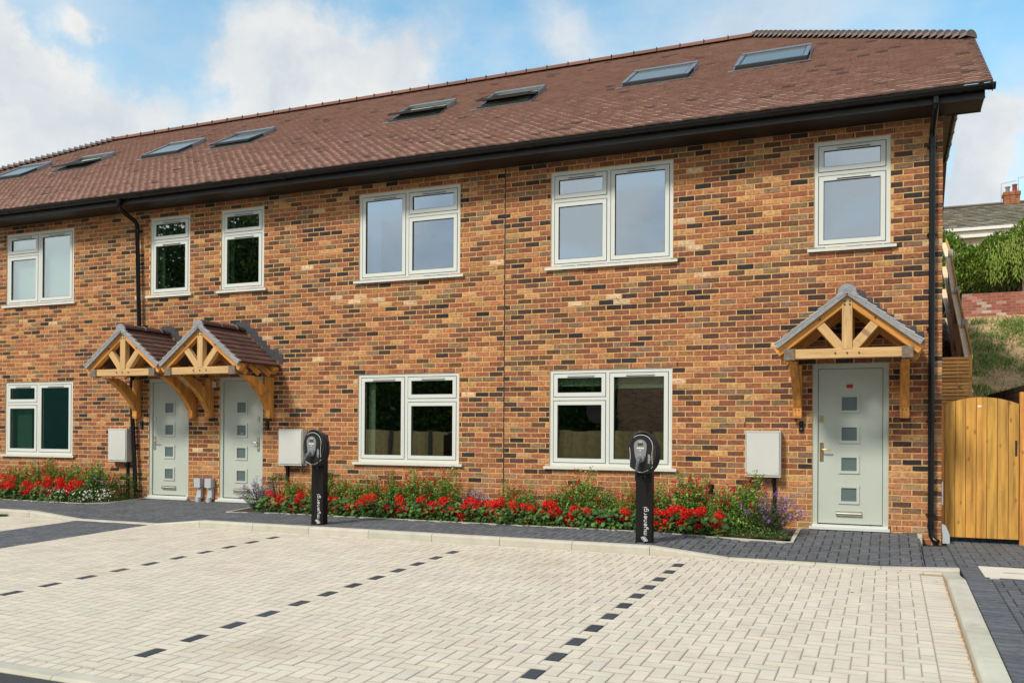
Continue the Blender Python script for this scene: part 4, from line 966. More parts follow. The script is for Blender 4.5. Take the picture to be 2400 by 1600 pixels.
def geranium_leaves(w):
    mb=MB()
    for _ in range(int(300*w/.45)):
        x=rnd.uniform(-w/2-.04,w/2+.04);y=rnd.gauss(0,.10); z=.02+.24*rnd.random()*(1-min(1,abs(y)/.3)*.5); r=rnd.uniform(.018,.036); nrm=(rv()*.6+Vector((0,-.5,.8))).normalized()
        a=nrm.orthogonal().normalized(); b=nrm.cross(a); c=jit(rnd.choice([(.07,.16,.03),(.045,.11,.022),(.11,.22,.04),(.03,.07,.018)]),.2,.06)
        k=7; mb.add([Vector((x,y,z))]+[Vector((x,y,z))+(a*math.cos(2*math.pi*i/k)+b*math.sin(2*math.pi*i/k))*r*(1 if i%2 else .85)+nrm*.008 for i in range(k)],[(0,1+i,1+(i+1)%k) for i in range(k)],c)
    return mb
BL=[(-14.69,.23),(-14.63,.18),(-14.49,.3),(-14.41,.38),(-14.38,.24),(-14.07,.15),(-14.04,.26),(-13.93,.14),(-13.76,.27),(-13.73,.16),(-13.53,.3),(-13.5,.07),(-13.5,.21),(-13.37,.12),(-13.27,.22),(-13.24,.37),(-13.15,.34),(-13.12,.12),(-13.07,.22),(-12.99,.18),(-12.94,.34),(-12.85,.26),(-12.77,.33),
(-8.77,.12),(-8.67,.07),(-8.65,.17),(-8.54,.18),(-8.31,.06),(-8.31,.13),(-8.21,.21),(-8.18,.15),(-8.13,.12),(-7.85,.1),(-7.78,.16),(-7.76,.06),(-7.74,.2),(-7.62,.08),(-7.56,.23),(-7.54,.05),(-7.45,.16),(-7.18,.08),(-7.17,.15),(-7.07,.28),(-7.05,.18),(-6.99,.14),(-6.91,.18),(-5.97,.14),(-5.92,.22),(-5.85,.16),(-5.79,.27),(-5.74,.17),(-5.55,.06),(-5.45,.12),(-5.43,.05),(-5.41,.23),(-5.35,.29),(-5.34,.15),(-5.26,.18),(-5.21,.26),(-5.2,.21),(-5.09,.26),(-5.07,.13),(-5.06,.06),(-5.0,.2),(-4.98,.28),(-4.9,.11),(-4.89,.24),(-4.86,.33),(-4.84,.16),(-4.72,.14),(-4.66,.22),(-4.62,.13),(-4.55,.25),(-4.47,.07),(-4.44,.23),(-4.26,.17),(-4.19,.31),(-4.12,.18),(-4.07,.22),(-4.06,.2),(-3.9,.1),(-3.84,.18),(-3.82,.07),(-3.13,.17),(-3.11,.26),(-2.72,.25),(-2.7,.13),(-2.61,.08),(-2.61,.25),(-2.4,.13),(-2.4,.28),(-2.37,.12),(-2.33,.1),(-2.33,.24),(-2.22,.06),(-2.18,.12),(-2.18,.28),(-2.14,.3),(-2.13,.18),(-2.01,.11),(-1.98,.16),(-1.92,.12),(-1.91,.26),(-1.9,.06),(-6.35,.16),(-6.45,.24),(-6.5,.13),(-3.45,.13)]
BL+= [(rnd.uniform(-8.75,-1.75),rnd.uniform(.10,.34)) for _ in range(34)]+[(rnd.uniform(-14.9,-12.8),rnd.uniform(.15,.40)) for _ in range(14)]
BL.sort()
ORD=['first','second','third','fourth','fifth','sixth','seventh','eighth','ninth','tenth','eleventh','twelfth','thirteenth','fourteenth','fifteenth','sixteenth','seventeenth','eighteenth','nineteenth','twentieth','twenty-first','twenty-second']
blm=[bloom(.078+.008*k) for k in range(3)]; blmesh=[]
clus=[]
for x,z in BL:
    if clus and x-clus[-1][0][0]<.42: clus[-1].append((x,z))
    else: clus.append([(x,z)])
nl=sum(1 for c in clus if c[0][0]<-11); cnt={0:0,1:0}
for c in clus:
    cx=sum(x for x,z in c)/len(c); side=0 if cx<-11 else 1; w=max(.34,c[-1][0]-c[0][0]+.12); base=pavz(cx,-.85)-.015
    o_=ORD[cnt[side]]; cnt[side]+=1
    T=thing('red_geranium',('%s clump of red geraniums from the left end of the %s flower bed'%(o_,'far left' if side==0 else 'long')),'flower',(cx,-.85,base),'red geraniums along the front of the beds')
    g=geranium_leaves(w); g.V=[(v[0]+cx,v[1]-.85,v[2]+base) for v in g.V]; g.build('foliage',M['leaf'],T,fixn=False)
    for x,z in c:
        k=rnd.randrange(3)
        if len(blmesh)<3:
            o=MB(); o.V=blm[len(blmesh)].V;o.F=blm[len(blmesh)].F;o.C=blm[len(blmesh)].C;o.G=blm[len(blmesh)].G;o.M=blm[len(blmesh)].M;o.SM=blm[len(blmesh)].SM
            ob=o.build('flower_head',M['petal'],None,fixn=False); blmesh.append(ob.data); 
        else: ob=bpy.data.objects.new('flower_head',blmesh[k]); COL.objects.link(ob)
        ob.parent=T; ob.location=(x-cx,rnd.uniform(-.06,.04)-.02,max(z,.045)-base); ob.rotation_euler=(rnd.uniform(-.4,.4),rnd.uniform(-.4,.4),rnd.uniform(0,6)); s_=rnd.uniform(.85,1.15); ob.scale=(s_,s_,s_*.9)
sv=[salvia(k,.50+.03*k,.30) for k in range(3)]
def put(protos,used,x,y,z,label,rz,sc=1):
    k=rnd.randrange(len(protos)); p=protos[k]
    if id(p) not in used:
        used[id(p)]=1; p.location=(x,y,z); p.rotation_euler=(0,0,rz); p.scale=(sc,)*3; p['label']=label; return p
    return dup(p,(x,y,z),rz,sc,label)
used={}
pos=[]
x=-14.9
while x<-12.7: pos.append((x,0)); x+=.36
x=-8.55
while x<-1.35: pos.append((x,1)); x+=.36
cnt={0:0,1:0}
for x,side in pos:
    y=rnd.uniform(-.55,-.30)
    if -5.75<x<-5.15: continue
    o_=ORD[cnt[side]] if cnt[side]<len(ORD) else 'last'; cnt[side]+=1
    put(sv,used,x+rnd.uniform(-.05,.05),y,.02,'%s red salvia bush from the left end of the %s flower bed'%(o_,'far left' if side==0 else 'long'),rnd.uniform(0,6),rnd.uniform(.74,1.16)*(1.1 if side==0 else 1))
for p in sv:
    if id(p) not in used: 
        for ch in KIDS[p]: bpy.data.objects.remove(ch)
        bpy.data.objects.remove(p)
def wallflower(x,y,h,rad,label,nst=34,lean=0,pale=0):
    mb=MB();mf=MB();ms=MB()
    for _ in range(nst):
        a=rnd.uniform(0,6.28);r_=rad*math.sqrt(rnd.random()); t=Vector((r_*math.cos(a)*1.25+lean*rnd.random(),r_*math.sin(a),h*rnd.uniform(.55,1.1)*(1-.35*(r_/rad)**2))); b=Vector((r_*.2*math.cos(a),r_*.2*math.sin(a),0)); mid=b.lerp(t,.55)+Vector((0,0,.03))
        ms.tube([b,mid,t],[.003,.0022,.0014],4,(.09,.10,.05),caps=False)
        for i in range(26):
            u=rnd.random()*.85; p=b.lerp(mid,min(1,u*1.8)) if u<.55 else mid.lerp(t,(u-.55)/.45); d=rv(); d.z=abs(d.z)*.8+.1; leafq(mb,p,d,rv(),rnd.uniform(.04,.07),rnd.uniform(.005,.009),jit(rnd.choice([(.075,.115,.045),(.12,.16,.075),(.045,.075,.03)]),.2,.05))
        for i in range(rnd.randint(4,9)):
            p=t+Vector((rnd.gauss(0,.012),rnd.gauss(0,.012),-abs(rnd.gauss(0,.03)))); c=jit(rnd.choice([(.36,.16,.50),(.28,.10,.42),(.50,.30,.60)] if not pale else [(.55,.42,.66),(.42,.30,.55),(.70,.62,.75)]),.15,.05)
            for q in range(3): leafq(mf,p,rv(),rv(),.014,.012,c)
    for _ in range(60): a=rnd.uniform(0,6.28); leafq(mb,(rnd.uniform(-.5,.5)*rad,rnd.uniform(-.5,.5)*rad,.03),(math.cos(a),math.sin(a),.5),(0,0,1),rnd.uniform(.09,.16),.010,jit((.13,.17,.09),.2),1.2)
    T=thing('purple_wallflower',label,'flower',(x,y,.02),'purple wallflowers')
    for m_,n_,mm in ((mb,'foliage','leaf'),(mf,'flowers','petal'),(ms,'stems','leaf')):
        m_.V=[(v[0]+x,v[1]+y,v[2]+.02) for v in m_.V]; q_=m_.build(n_,M[mm],T,fixn=False)
        if n_=='flowers': q_['kind']='stuff'
wallflower(-9.05,-.76,.52,.27,'purple wallflower spilling toward the middle front doors at the bed corner',60,-.14)
wallflower(-5.45,-.45,.48,.17,'pale purple wallflower among red flowers below the wall joint',34,0,1)
wallflower(-1.38,-.60,.52,.30,'purple wallflower at the right end of the long bed near the stickered door',70,.16)
wallflower(-12.65,-.60,.42,.20,'purple wallflower behind white daisies in the far left bed',30,0,1)
def shrub(x,y,rx,ry,z0,z1,label,pal,boxy=False,n=1500,name='box_shrub',leafl=(.015,.03)):
    mb=MB(); ms=MB(); cz=(z0+z1)/2;hz=(z1-z0)/2
    for _ in range(n):
        d=rv().normalized()
        if boxy: m_=max(abs(d.x),abs(d.y),abs(d.z)); d=d/m_*.9
        k=rnd.uniform(.55,1.0)+.06*math.sin(d.x*7+d.z*9); p=Vector((x+d.x*rx*k,y+d.y*ry*k,cz+d.z*hz*k)); c=jit(rnd.choice(pal),.2,.06); leafq(mb,p,d+rv()*.7,rv(),rnd.uniform(*leafl),rnd.uniform(*leafl)*.6,c)
    for _ in range(12): a=rnd.uniform(0,6.28); ms.tube([(x,y,.02),(x+rx*.6*math.cos(a),y+ry*.6*math.sin(a),cz+hz*rnd.uniform(-.2,.7))],[.008,.003],5,(.08,.06,.04))
    T=thing(name,label,'shrub',(x,y,.02)); mb.build('foliage',M['leaf'],T,fixn=False); ms.build('stems',M['leaf'],T,fixn=False)
BOXP=[(.10,.17,.02),(.05,.10,.015),(.14,.22,.03),(.03,.06,.012)]
shrub(-8.93,-.42,.20,.2,.20,.60,'small clipped box shrub between front door and meter box duct',BOXP,False,1300)
shrub(-12.35,-.30,.19,.25,.0,.52,'dark clipped box hedge at the end of the far left bed beside the duct',BOXP,True,2200)
mb=MB(); mf=MB()     # white daisies
for _ in range(1500):
    x=rnd.uniform(-13.5,-12.25); y=-.98+abs(rnd.gauss(0,.16)); 
    if x>-12.5 and y<-.98+(x+12.5)*.9: y+=.25
    z=.03+.16*rnd.random(); leafq(mb,(x,y,z),rv()+Vector((0,0,.5)),rv(),.03,.012,jit((.08,.13,.03),.3))
for _ in range(330):
    x=rnd.uniform(-13.5,-12.25); y=-1.0+abs(rnd.gauss(0,.14)); z=.05+.2*rnd.random()
    if x>-12.5 and y<-.98+(x+12.5)*.9: y+=.25
    r=rnd.uniform(.007,.012); n_=(Vector((0,-.8,.6))+rv()*.5).normalized(); a=n_.orthogonal().normalized(); b=n_.cross(a); mf.add([Vector((x,y,z))+(a*math.cos(k*1.047)+b*math.sin(k*1.047))*r for k in range(6)],[tuple(range(6))],jit((.8,.8,.72),.06))
T=thing('white_daisies','low carpet of small white daisies at the corner of the far left bed','flower',(-12.9,-.9,.03)); mb.build('foliage',M['leaf'],T,fixn=False); f=mf.build('flowers',M['petal'],T,fixn=False); f['kind']='stuff'
# soil and low green ground cover
def soil(x0,x1,y0):
    mb=MB(); nx=int((x1-x0)/.08); ny=12; vs=[]
    for j in range(ny+1):
        for i in range(nx+1):
            x=x0+(x1-x0)*i/nx;y=y0+(-.005-y0)*j/ny; yy=y
            if x1<-12 and x>-12.5: yy=max(y,y0+(x+12.5)*.95)
            vs.append((x,yy,.015+.02*mnoise.noise(Vector((x*6,y*6,0)))))
    mb.add(vs,[(j*(nx+1)+i,j*(nx+1)+i+1,(j+1)*(nx+1)+i+1,(j+1)*(nx+1)+i) for j in range(ny) for i in range(nx)]); tag(mb.build('bed_soil',M['soil']),kind='structure')
soil(-9.43,-1.07,-1.01); soil(-24,-12.22,-1.01)
mb=MB()
for _ in range(9000):
    if rnd.random()<.75: x=rnd.uniform(-8.75,-1.1)
    else: x=rnd.uniform(-16,-12.6)
    y=-1.02+abs(rnd.gauss(0,.13)); z=.02+abs(rnd.gauss(0,.04)); k=rnd.random()
    c=jit((.10,.20,.03) if k<.5 else ((.05,.11,.02) if k<.93 else (.34,.26,.06)),.25,.08); leafq(mb,(x,y,z),rv()+Vector((0,-.2,.5)),rv(),rnd.uniform(.015,.035),rnd.uniform(.010,.02),c)
tag(mb.build('ground_cover',M['leaf'],fixn=False),'low leafy ground cover along the front edges of the flower beds','ground cover',kind='stuff')
mb=MB()
for _ in range(9000):   # lawn patch by the far kerb
    x=rnd.uniform(-16,-12.75); y=-2.22-abs(rnd.random())*.28*(1 if x<-13 else (-12.75-x)/.25); leafq(mb,(x,y,carz(x,y)),(rnd.uniform(-.4,.4),rnd.uniform(-.4,.4),1),rv(),rnd.uniform(.02,.045),.006,jit((.07,.16,.025),.3))
tag(mb.build('grass_patch',M['leaf'],fixn=False),'patch of green grass at the foot of the far left kerb','grass',kind='stuff')
# ---------------------------------------------------------------- manhole cover
mb=MB(); z=rightz(-2.3)+.004
mb.box(.84,1.46,-2.71,-1.96,z-.03,z); T=tag(mb.build('manhole_cover',mat('buff_cover',(.66,.60,.50),.8,.06,4,.1,80),loc=(1.15,-2.33,z-.03)),'flat buff inspection cover set in the dark paving by the side kerb','manhole cover')
mb=MB(); mb.box(1.02,1.20,-2.365,-2.352,z,z+.002); mb.build('slot',M['gap'],T)
# ---------------------------------------------------------------- gate, screen, fence
T=thing('side_gate','arched timber side gate with black latch slot beside the house corner','gate',(1.06,.3,-.05))
mb=MB(); x=.655; k=0
def gtop(x): t=(x-1.06)/.41; return 1.742-.088*t*t
while x<1.455:
    w=.1165; x1=min(x+w,1.468); zt0,zt1=gtop(x),gtop(x1); g0=rnd.uniform(0,40); cc=jit((1,1,1),.10,.04); n=[(x+.0015,.30),(x1-.0015,.30)]
    vs=[(x+.003,.3,.007),(x1-.003,.3,.007),(x1-.003,.3,zt1),(x+.003,.3,zt0),(x+.003,.322,.007),(x1-.003,.322,.007),(x1-.003,.322,zt1),(x+.003,.322,zt0)]
    mb.add(vs,[(0,1,2,3),(7,6,5,4),(0,4,5,1),(3,2,6,7),(0,3,7,4),(1,5,6,2)],cc,[(v[2]+g0,v[0]+g0*.7,v[1]) for v in vs]); x=x1
mb.build('boards',M['pine'],T)
mb=MB(); mb.box(.66,1.465,.3225,.326,.01,1.64,(.5,.5,.5)); mb.build('backing',M['plank'],T)
mb=MB(); 
for z in (.25,1.0,1.5): mb.beam((.66,.36,z),(1.46,.36,z),.05,.09)
mb.build('rails',M['pine2'] if 'pine2' in M else M['oak'],T)
mb=MB(); mb.box(1.425,1.449,.297,.2995,1.02,1.21); mb.build('latch_slot',M['gap'],T)
mb=MB(); kk=16; mb.add([(1.04+.024*math.cos(i*2*math.pi/kk),.2985,1.63+.012*math.sin(i*2*math.pi/kk)) for i in range(kk)],[tuple(range(kk))]); ribbon(mb,[(-.012,0),(.012,0)],.004,lambda a,b,t:(1.04+a,.298-t*.1,1.63+b),.001); mb.build('badge',M['letter'],T)
mb=MB(); mb.beam((1.525,.33,-.06),(1.525,.33,1.80),.10,.10,side=(1,0,0)); mb.build('gate_post',M['oak'],T); 
mb=MB(); mb.beam((.632,.34,-.06),(.632,.34,1.66),.050,.06,side=(1,0,0)); mb.build('gate_post',M['oak'],T)
mb=MB(); x=1.58
T2=thing('boundary_fence','tall timber board fence panel right of the side gate','fence',(2.4,.33,-.05))
while x<9:
    g0=rnd.uniform(0,40); vs=[(x,.31,.0),(x+.112,.31,.0),(x+.112,.31,1.70),(x,.31,1.70),(x,.33,.0),(x+.112,.33,.0),(x+.112,.33,1.70),(x,.33,1.70)]
    mb.add(vs,[(0,1,2,3),(7,6,5,4),(0,4,5,1),(3,2,6,7),(0,3,7,4),(1,5,6,2)],jit((1,1,1),.1),[(v[2]+g0,v[0]+g0*.7,v[1]) for v in vs]); x+=.116
mb.build('boards',M['pine'],T2)
# slatted screen behind the gate
T=thing('slatted_screen','orange horizontal slatted timber screen rising behind the side gate','screen',(.9,4.0,.0))
mb=MB(); z=1.0
while z<2.53: mb.beam((.66,4.0,z),(1.20,4.0,z),.022,.046,col=jit((1.7,1.65,2.6),.12),bev=.003); z+=.058
mb.build('slats',M['pine'],T)
mb=MB(); mb.beam((1.215,4.02,-.05),(1.215,4.02,2.56),.05,.06,side=(1,0,0),col=(1.3,1.2,1.6)); mb.build('end_post',M['pine'],T)
mb=MB(); mb.box(1.02,1.06,4.03,4.06,1.0,2.53); mb.build('batten',M['rail'],T)
# stepped fence up the bank
T=thing('stepped_fence','pale timber fence on concrete posts climbing the bank behind the slatted screen','fence',(1.3,7,1.8))
FX=1.27; PZ=[(4.6,2.72),(6.0,3.37),(8.0,4.27),(10.0,5.38),(12.0,6.1)]
for y,zt in PZ[1:4]:
    mb=MB(); mb.box(FX-.05,FX+.05,y-.05,y+.05,zt-2.0,zt); mb.build('concrete_post',M['conc'],T)
for (ya,za),(yb,zb) in zip(PZ,PZ[1:]):
    mb=MB(); 
    for dz in (-.12,-.70,-1.25): mb.beam((FX-.03,ya,za+dz-.05),(FX-.03,yb,zb+dz-.05),.045,.13)
    mb.build('rails',M['rail'],T)
    mb=MB(); y=ya+.06
    while y<yb-.05:
        t=(y-ya)/(yb-ya); zt=za+(zb-za)*t; mb.box(FX+.005,FX+.025,y,y+.118,zt-1.55,zt-.04,jit((1,1,1),.1)); y+=.122
    mb.build('boards',M['plank'],T)
mb=MB(); mb.box(.67,.72,7.0,7.05,2.0,5.6); mb.build('timber_upright',M['plank'],T)
# ---------------------------------------------------------------- bank, walls, hedge, neighbour
M['bank']=mat('bank_soil',(.46,.30,.15),.95,.35,3,1,18,spots=((.09,.12,.035),.9,.50,.85)); M['mulch']=mat('bark_mulch',(.06,.03,.022),.95,.8,30,1,40,spots=((.25,.17,.13),22,.62,.8))
def hz_(x,y):
    base=-.46 if y<3.2 else max(-.4,.0+.308*(y-.1)) 
    z=.308*(y)+.0 if y>3 else -.05
    if y>14: z=4.35+(y-14)*.02
    if y>18: z=4.43+(y-18)*.25
    z=min(z,7.6)
    return z+.10*mnoise.noise(Vector((x*.7,y*.7,1)))+.04*mnoise.noise(Vector((x*2.6,y*2.6,4)))
mb=MB(); vs=[]; nx,ny=90,120; X0,X1,Y0,Y1=1.29,30,3.3,70
for j in range(ny+1):
    for i in range(nx+1):
        x=X0+(X1-X0)*(i/nx)**1.8; y=Y0+(Y1-Y0)*(j/ny)**1.7; vs.append((x,y,hz_(x,y)))
mb.add(vs,[(j*(nx+1)+i,j*(nx+1)+i+1,(j+1)*(nx+1)+i+1,(j+1)*(nx+1)+i) for j in range(ny) for i in range(nx)]); tag(mb.build('hillside',M['bank']),kind='structure')
mb=MB(); vs=[]
for j in range(41):
    for i in range(9): x=.62+(FX-.62)*i/8; y=4.1+8*j/40; vs.append((x,y,min(4.6,hz_(x,y)+.42)))
mb.add(vs,[(j*9+i,j*9+i+1,(j+1)*9+i+1,(j+1)*9+i) for j in range(40) for i in range(8)]); tag(mb.build('mulch_bank',M['mulch']),kind='structure')
mb=MB()
for _ in range(2600):
    x=rnd.uniform(.64,1.22);y=rnd.uniform(4.2,11);z=min(4.6,hz_(x,y)+.44); leafq(mb,(x,y,z),rv(),rv(),rnd.uniform(.03,.07),.025,jit(rnd.choice([(.09,.045,.035),(.30,.20,.16),(.04,.02,.018)]),.3))
tag(mb.build('bark_chippings',M['leaf'],fixn=False),'dark bark chippings on the narrow bank beside the house','bark chippings',kind='stuff')
mb=MB(); cl=[]
for _ in range(50): cl.append((rnd.uniform(1.4,7),rnd.uniform(5,13.7),rnd.uniform(.25,.6)))
cl+= [(1.7,6.2,.45),(1.95,5.9,.4),(1.5,6.8,.35),(1.9,10.5,.7),(2.4,11.5,.7),(1.7,11.8,.6),(2.9,12.4,.6),(1.8,9.4,.5)]
for cx,cy,r in cl:
    for _ in range(int(430*r)):
        x=cx+rnd.gauss(0,r*.45);y=cy+rnd.gauss(0,r*.45)
        if x<1.32 or y<4: continue
        leafq(mb,(x,y,hz_(x,y)-.01),(rnd.uniform(-.6,.6),rnd.uniform(-.8,.3),1),rv(),rnd.uniform(.08,.2),.016,jit(rnd.choice([(.12,.23,.04),(.19,.30,.055),(.08,.15,.03),(.32,.34,.10)]),.25),.9)
tag(mb.build('rough_grass',M['leaf'],fixn=False),'tufts of rough grass on the stony bank','grass',kind='stuff')
mb=MB()
for _ in range(5200):
    x=1.32+abs(rnd.gauss(0,2.2));y=rnd.uniform(4,13.8);s_=rnd.uniform(.012,.034);z=hz_(x,y); a=rnd.uniform(0,6)
    mb.add([(x+s_*math.cos(a+k*2.1),y+s_*math.sin(a+k*2.1),z-.005) for k in range(3)]+[(x,y,z+s_*.8)],[(0,1,3),(1,2,3),(2,0,3)],jit(rnd.choice([(.46,.33,.18),(.36,.24,.12),(.55,.42,.26)]),.2))
tag(mb.build('bank_stones',M['grit'],fixn=False),'loose pale stones and clay lumps on the bank','stones',kind='stuff')
def brickwall(name,label,p,q,zb,zt,th,pal,mort,bricks=True):
    p=Vector((p[0],p[1],0));q=Vector((q[0],q[1],0));d=(q-p);Ln=d.length;d=d/Ln;n_=Vector((d.y,-d.x,0))
    if n_.y>0 or (abs(n_.y)<.1 and n_.x>0): n_=-n_
    T=thing(name,label,'wall',(p.x,p.y,zb)); mb=MB()
    def bx(mb,a,b,c_,e_,o0,o1,col=(1,1,1)):
        vs=[]
        for z in (c_,e_):
            for s_,o in ((a,o0),(b,o0),(b,o1),(a,o1)): v=p+d*s_+n_*o; vs.append((v.x,v.y,z))
        mb.add(vs,[(0,3,2,1),(4,5,6,7),(0,1,5,4),(1,2,6,5),(2,3,7,6),(3,0,4,7)],col)
    bx(mb,0,Ln,zb,zt-.001,-th,0); mb.build('mortar',mort,T); mb=MB(); z=zt; r=0
    while z>zb+.02:
        x=-(.1125 if r%2 else 0)
        while x<Ln:
            a,b=max(x+.005,0),min(x+.220,Ln)
            if b-a>.03: bx(mb,a,b,z-.067,z-.003,0,.004,jit(pick(pal),.14,.05))
            x+=.225
        z-=.075; r+=1
    mb.build('brickwork',M['redbrick'],T)
brickwall('retaining_wall','low red brick retaining wall with whitened lower courses under the hedge',(1.78,14.0),(7.5,14.0),4.30,4.96,.22,[(5,(.33,.11,.07)),(3,(.28,.09,.06)),(3,(.42,.22,.16)),(1.5,(.5,.38,.30))],M['greymortar'])
brickwall('brick_garden_wall','dark brown brick garden wall sloping away behind the gate',(1.50,4.4),(1.66,.55),.0,1.93,.2,[(5,(.055,.030,.024)),(3,(.04,.024,.02)),(1,(.08,.045,.03))],M['darkwall'])
T=thing('garden_steps','short flight of orange brick steps with grey slabs on the bank','steps',(2.8,8.2,1.9)); mb=MB();ms=MB()
for i in range(4):
    z=1.95+i*.17;y=7.6+i*.33; ms.box(2.22-.05+.02*i,3.6,y-.03,y+.36,z+.135,z+.168)
    for r in range(2):
        x=2.25+.02*i-(.1 if r else 0)
        while x<3.5: mb.box(max(x,2.22+.02*i),x+.215,y,y+.1,z+r*.067,z+r*.067+.060,jit((.46,.20,.075),.12)); x+=.222
mb.build('brick_risers',M['redbrick'],T); ms.build('slab_treads',M['conc'],T)
# climbing hedge above the wall
def foliage(mb,n,f,size,pal,asp=.5,up=.3):
    for _ in range(n):
        p,dn=f(); k=rnd.uniform(*size); leafq(mb,p,dn+rv()*.8+Vector((0,0,up)),dn+rv()*.5,k,k*asp,jit(pick(pal),.2,.08))
HP=[(4,(.16,.28,.035)),(3,(.25,.40,.055)),(3,(.07,.14,.025)),(2,(.36,.48,.09)),(.6,(.36,.19,.05))]
def hf():
    x=rnd.uniform(.9,7.0); top=6.66+.22*math.sin(x*1.9+.6)+.10*math.sin(x*5.3)+ (.5 if x>2.9 else 0)*min(1,(x-2.9)/.6 if x>2.9 else 0)+.12*mnoise.noise(Vector((x*2.2,0,0)))
    t=rnd.random()**.75; z=5.0+(top-5.0)*t; y=14.6-.45*math.sin(min(1,t*1.3)*2.4)+rnd.uniform(-.12,.3)+.15*mnoise.noise(Vector((x*1.7,z*1.7,0)))
    if t>.85: y+=rnd.uniform(0,.9)
    return Vector((x,y-.25*max(0,math.sin(x*2.7+z*1.9))*(1-t),z)),Vector((0,-1,.5))
T=thing('climber_hedge','tall mass of green climbing hedge above the red brick retaining wall','hedge',(3.5,14.7,4.4))
mb=MB(); foliage(mb,21000,hf,(.05,.12),HP,.5)
for _ in range(60):   # hanging willow-like sprays
    x=rnd.uniform(2.4,5);z0=rnd.uniform(5.8,6.5)
    for i in range(26): leafq(mb,(x+rnd.gauss(0,.05),13.95+rnd.uniform(-.1,.15),z0-i*.025),(rnd.uniform(-.4,.4),-.3,-1),(0,-1,.2),rnd.uniform(.09,.16),.022,jit((.26,.34,.06),.25))
mb.build('foliage',M['leaf'],T,fixn=False)
mb=MB(); 
for _ in range(70):
    x=rnd.uniform(1,7); mb.tube([(x,14.8,4.4),(x+rnd.uniform(-.3,.3),14.4,5.1),(x+rnd.uniform(-.5,.5),14.3,5.7)],[.02,.014,.006],5,jit((.14,.11,.08),.3))
mb.box(3.18,3.26,14.2,14.28,4.4,5.9,(.25,.19,.13))
mb.build('branches',M['leaf'],T)
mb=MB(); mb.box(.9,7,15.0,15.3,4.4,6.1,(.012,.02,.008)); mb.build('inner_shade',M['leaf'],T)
# neighbour's bungalow up the hill
T=thing('neighbour_house','bungalow with mossy grey tiled roof and white gutter above the hedge','house',(8,30,7.5))
mb=MB(); ez,rz=9.60,11.13; y0,y1=28.0,31.0; row=0; n=15
for i in range(n):
    t0,t1=i/n,(i+1.25)/n; x=-3-(.15 if i%2 else 0)
    while x<19:
        l=rnd.uniform(.02,.04); P=lambda t,h:(y0+(y1-y0)*t,ez+(rz-ez)*t+h)
        a0,b0=P(t0,l);a1,b1=P(min(t1,1),0); cc=jit(rnd.choice([(.22,.19,.145),(.19,.165,.125),(.25,.22,.17),(.17,.16,.10)]),.15); vv=[(x,a0,b0-.05),(x+.297,a0,b0-.05),(x,a0,b0),(x+.297,a0,b0),(x,a1,b1),(x+.297,a1,b1)]; mb.add(vv,[(2,3,5,4)],cc); mb.add(vv,[(0,1,3,2)],(.03,.027,.02)); x+=.3  # near-black front edges paint in the shade line under each course
mb.add([(-3,y1,rz-.03),(19,y1,rz-.03),(19,34.5,9.4),(-3,34.5,9.4)],[(0,1,2,3)],(.15,.13,.11))
rf=mb.build('roof',M['tile'],T,fixn=False)
mb=MB(); x=-3
while x<19: halfround(mb,(x,y1,rz),(x+.44,y1,rz),.1,.1,jit((.16,.13,.11),.15)); x+=.45
mb.build('ridge_tile',M['tile'],rf)
mb=MB(); mb.box(-3,19,27.86,27.98,9.46,9.58); mb.box(-3,19,27.985,28.02,9.20,9.44); mb.build('gutter',M['white'],T)
mb=MB(); mb.box(-3,19,28.2,34,7.0,9.42); mb.build('wall',mat('buff_render',(.5,.42,.30),.9,.1,2),T)
for x in (6.5,10.5,14.5):
    mb=MB(); mb.box(x,x+1.6,28.15,28.19,7.9,9.0); wf_=mb.build('window',M['white'],T); mb=MB(); mb.box(x+.1,x+1.5,28.14,28.148,8.0,8.9); mb.build('pane',M['frost'],wf_)
mb=MB(); 
r=0;z=11.0
while z<11.56:
    e=.03 if z>11.38 else 0; x=4.50-e
    while x<5.08+e: mb.box(x+.005,min(x+.215,5.10+e),30.85-e,31.4+e,z,z+.067,jit((.34,.14,.07),.25)); x+=.225
    z+=.075; r+=1
ch=mb.build('chimney',M['redbrick'],rf)
mb=MB(); mb.tube([(4.66,31.1,11.55),(4.66,31.1,11.80),(4.66,31.1,11.83),(4.66,31.1,11.86)],[.09,.075,.11,.11],12,(.30,.27,.22)); mb.build('chimney_pot',M['tile'],ch)
mb=MB(); mb.tube([(4.93,31.1,11.55),(4.92,31.1,11.88),(4.92,31.1,11.9),(4.92,31.1,11.94)],[.10,.085,.105,.10],12,(.30,.08,.06)); mb.build('chimney_pot',M['tile'],ch)
for x0,zt,x1,zt1 in ((4.44,12.06,5.0,12.14),(5.08,12.26,5.9,12.30)):
    mb=MB(); mb.tube([(x0,31.3,11.1),(x0,31.3,zt)],.018,6); mb.tube([(x0,31.3,zt),(x1,31.3,zt1)],.010,5)
    for k in range(9): t=k/8; mb.tube([(x0+(x1-x0)*t,31.3,zt+(zt1-zt)*t-.045),(x0+(x1-x0)*t,31.3,zt+(zt1-zt)*t+.045)],.006,4)
    mb.build('aerial',M['grey'],ch)
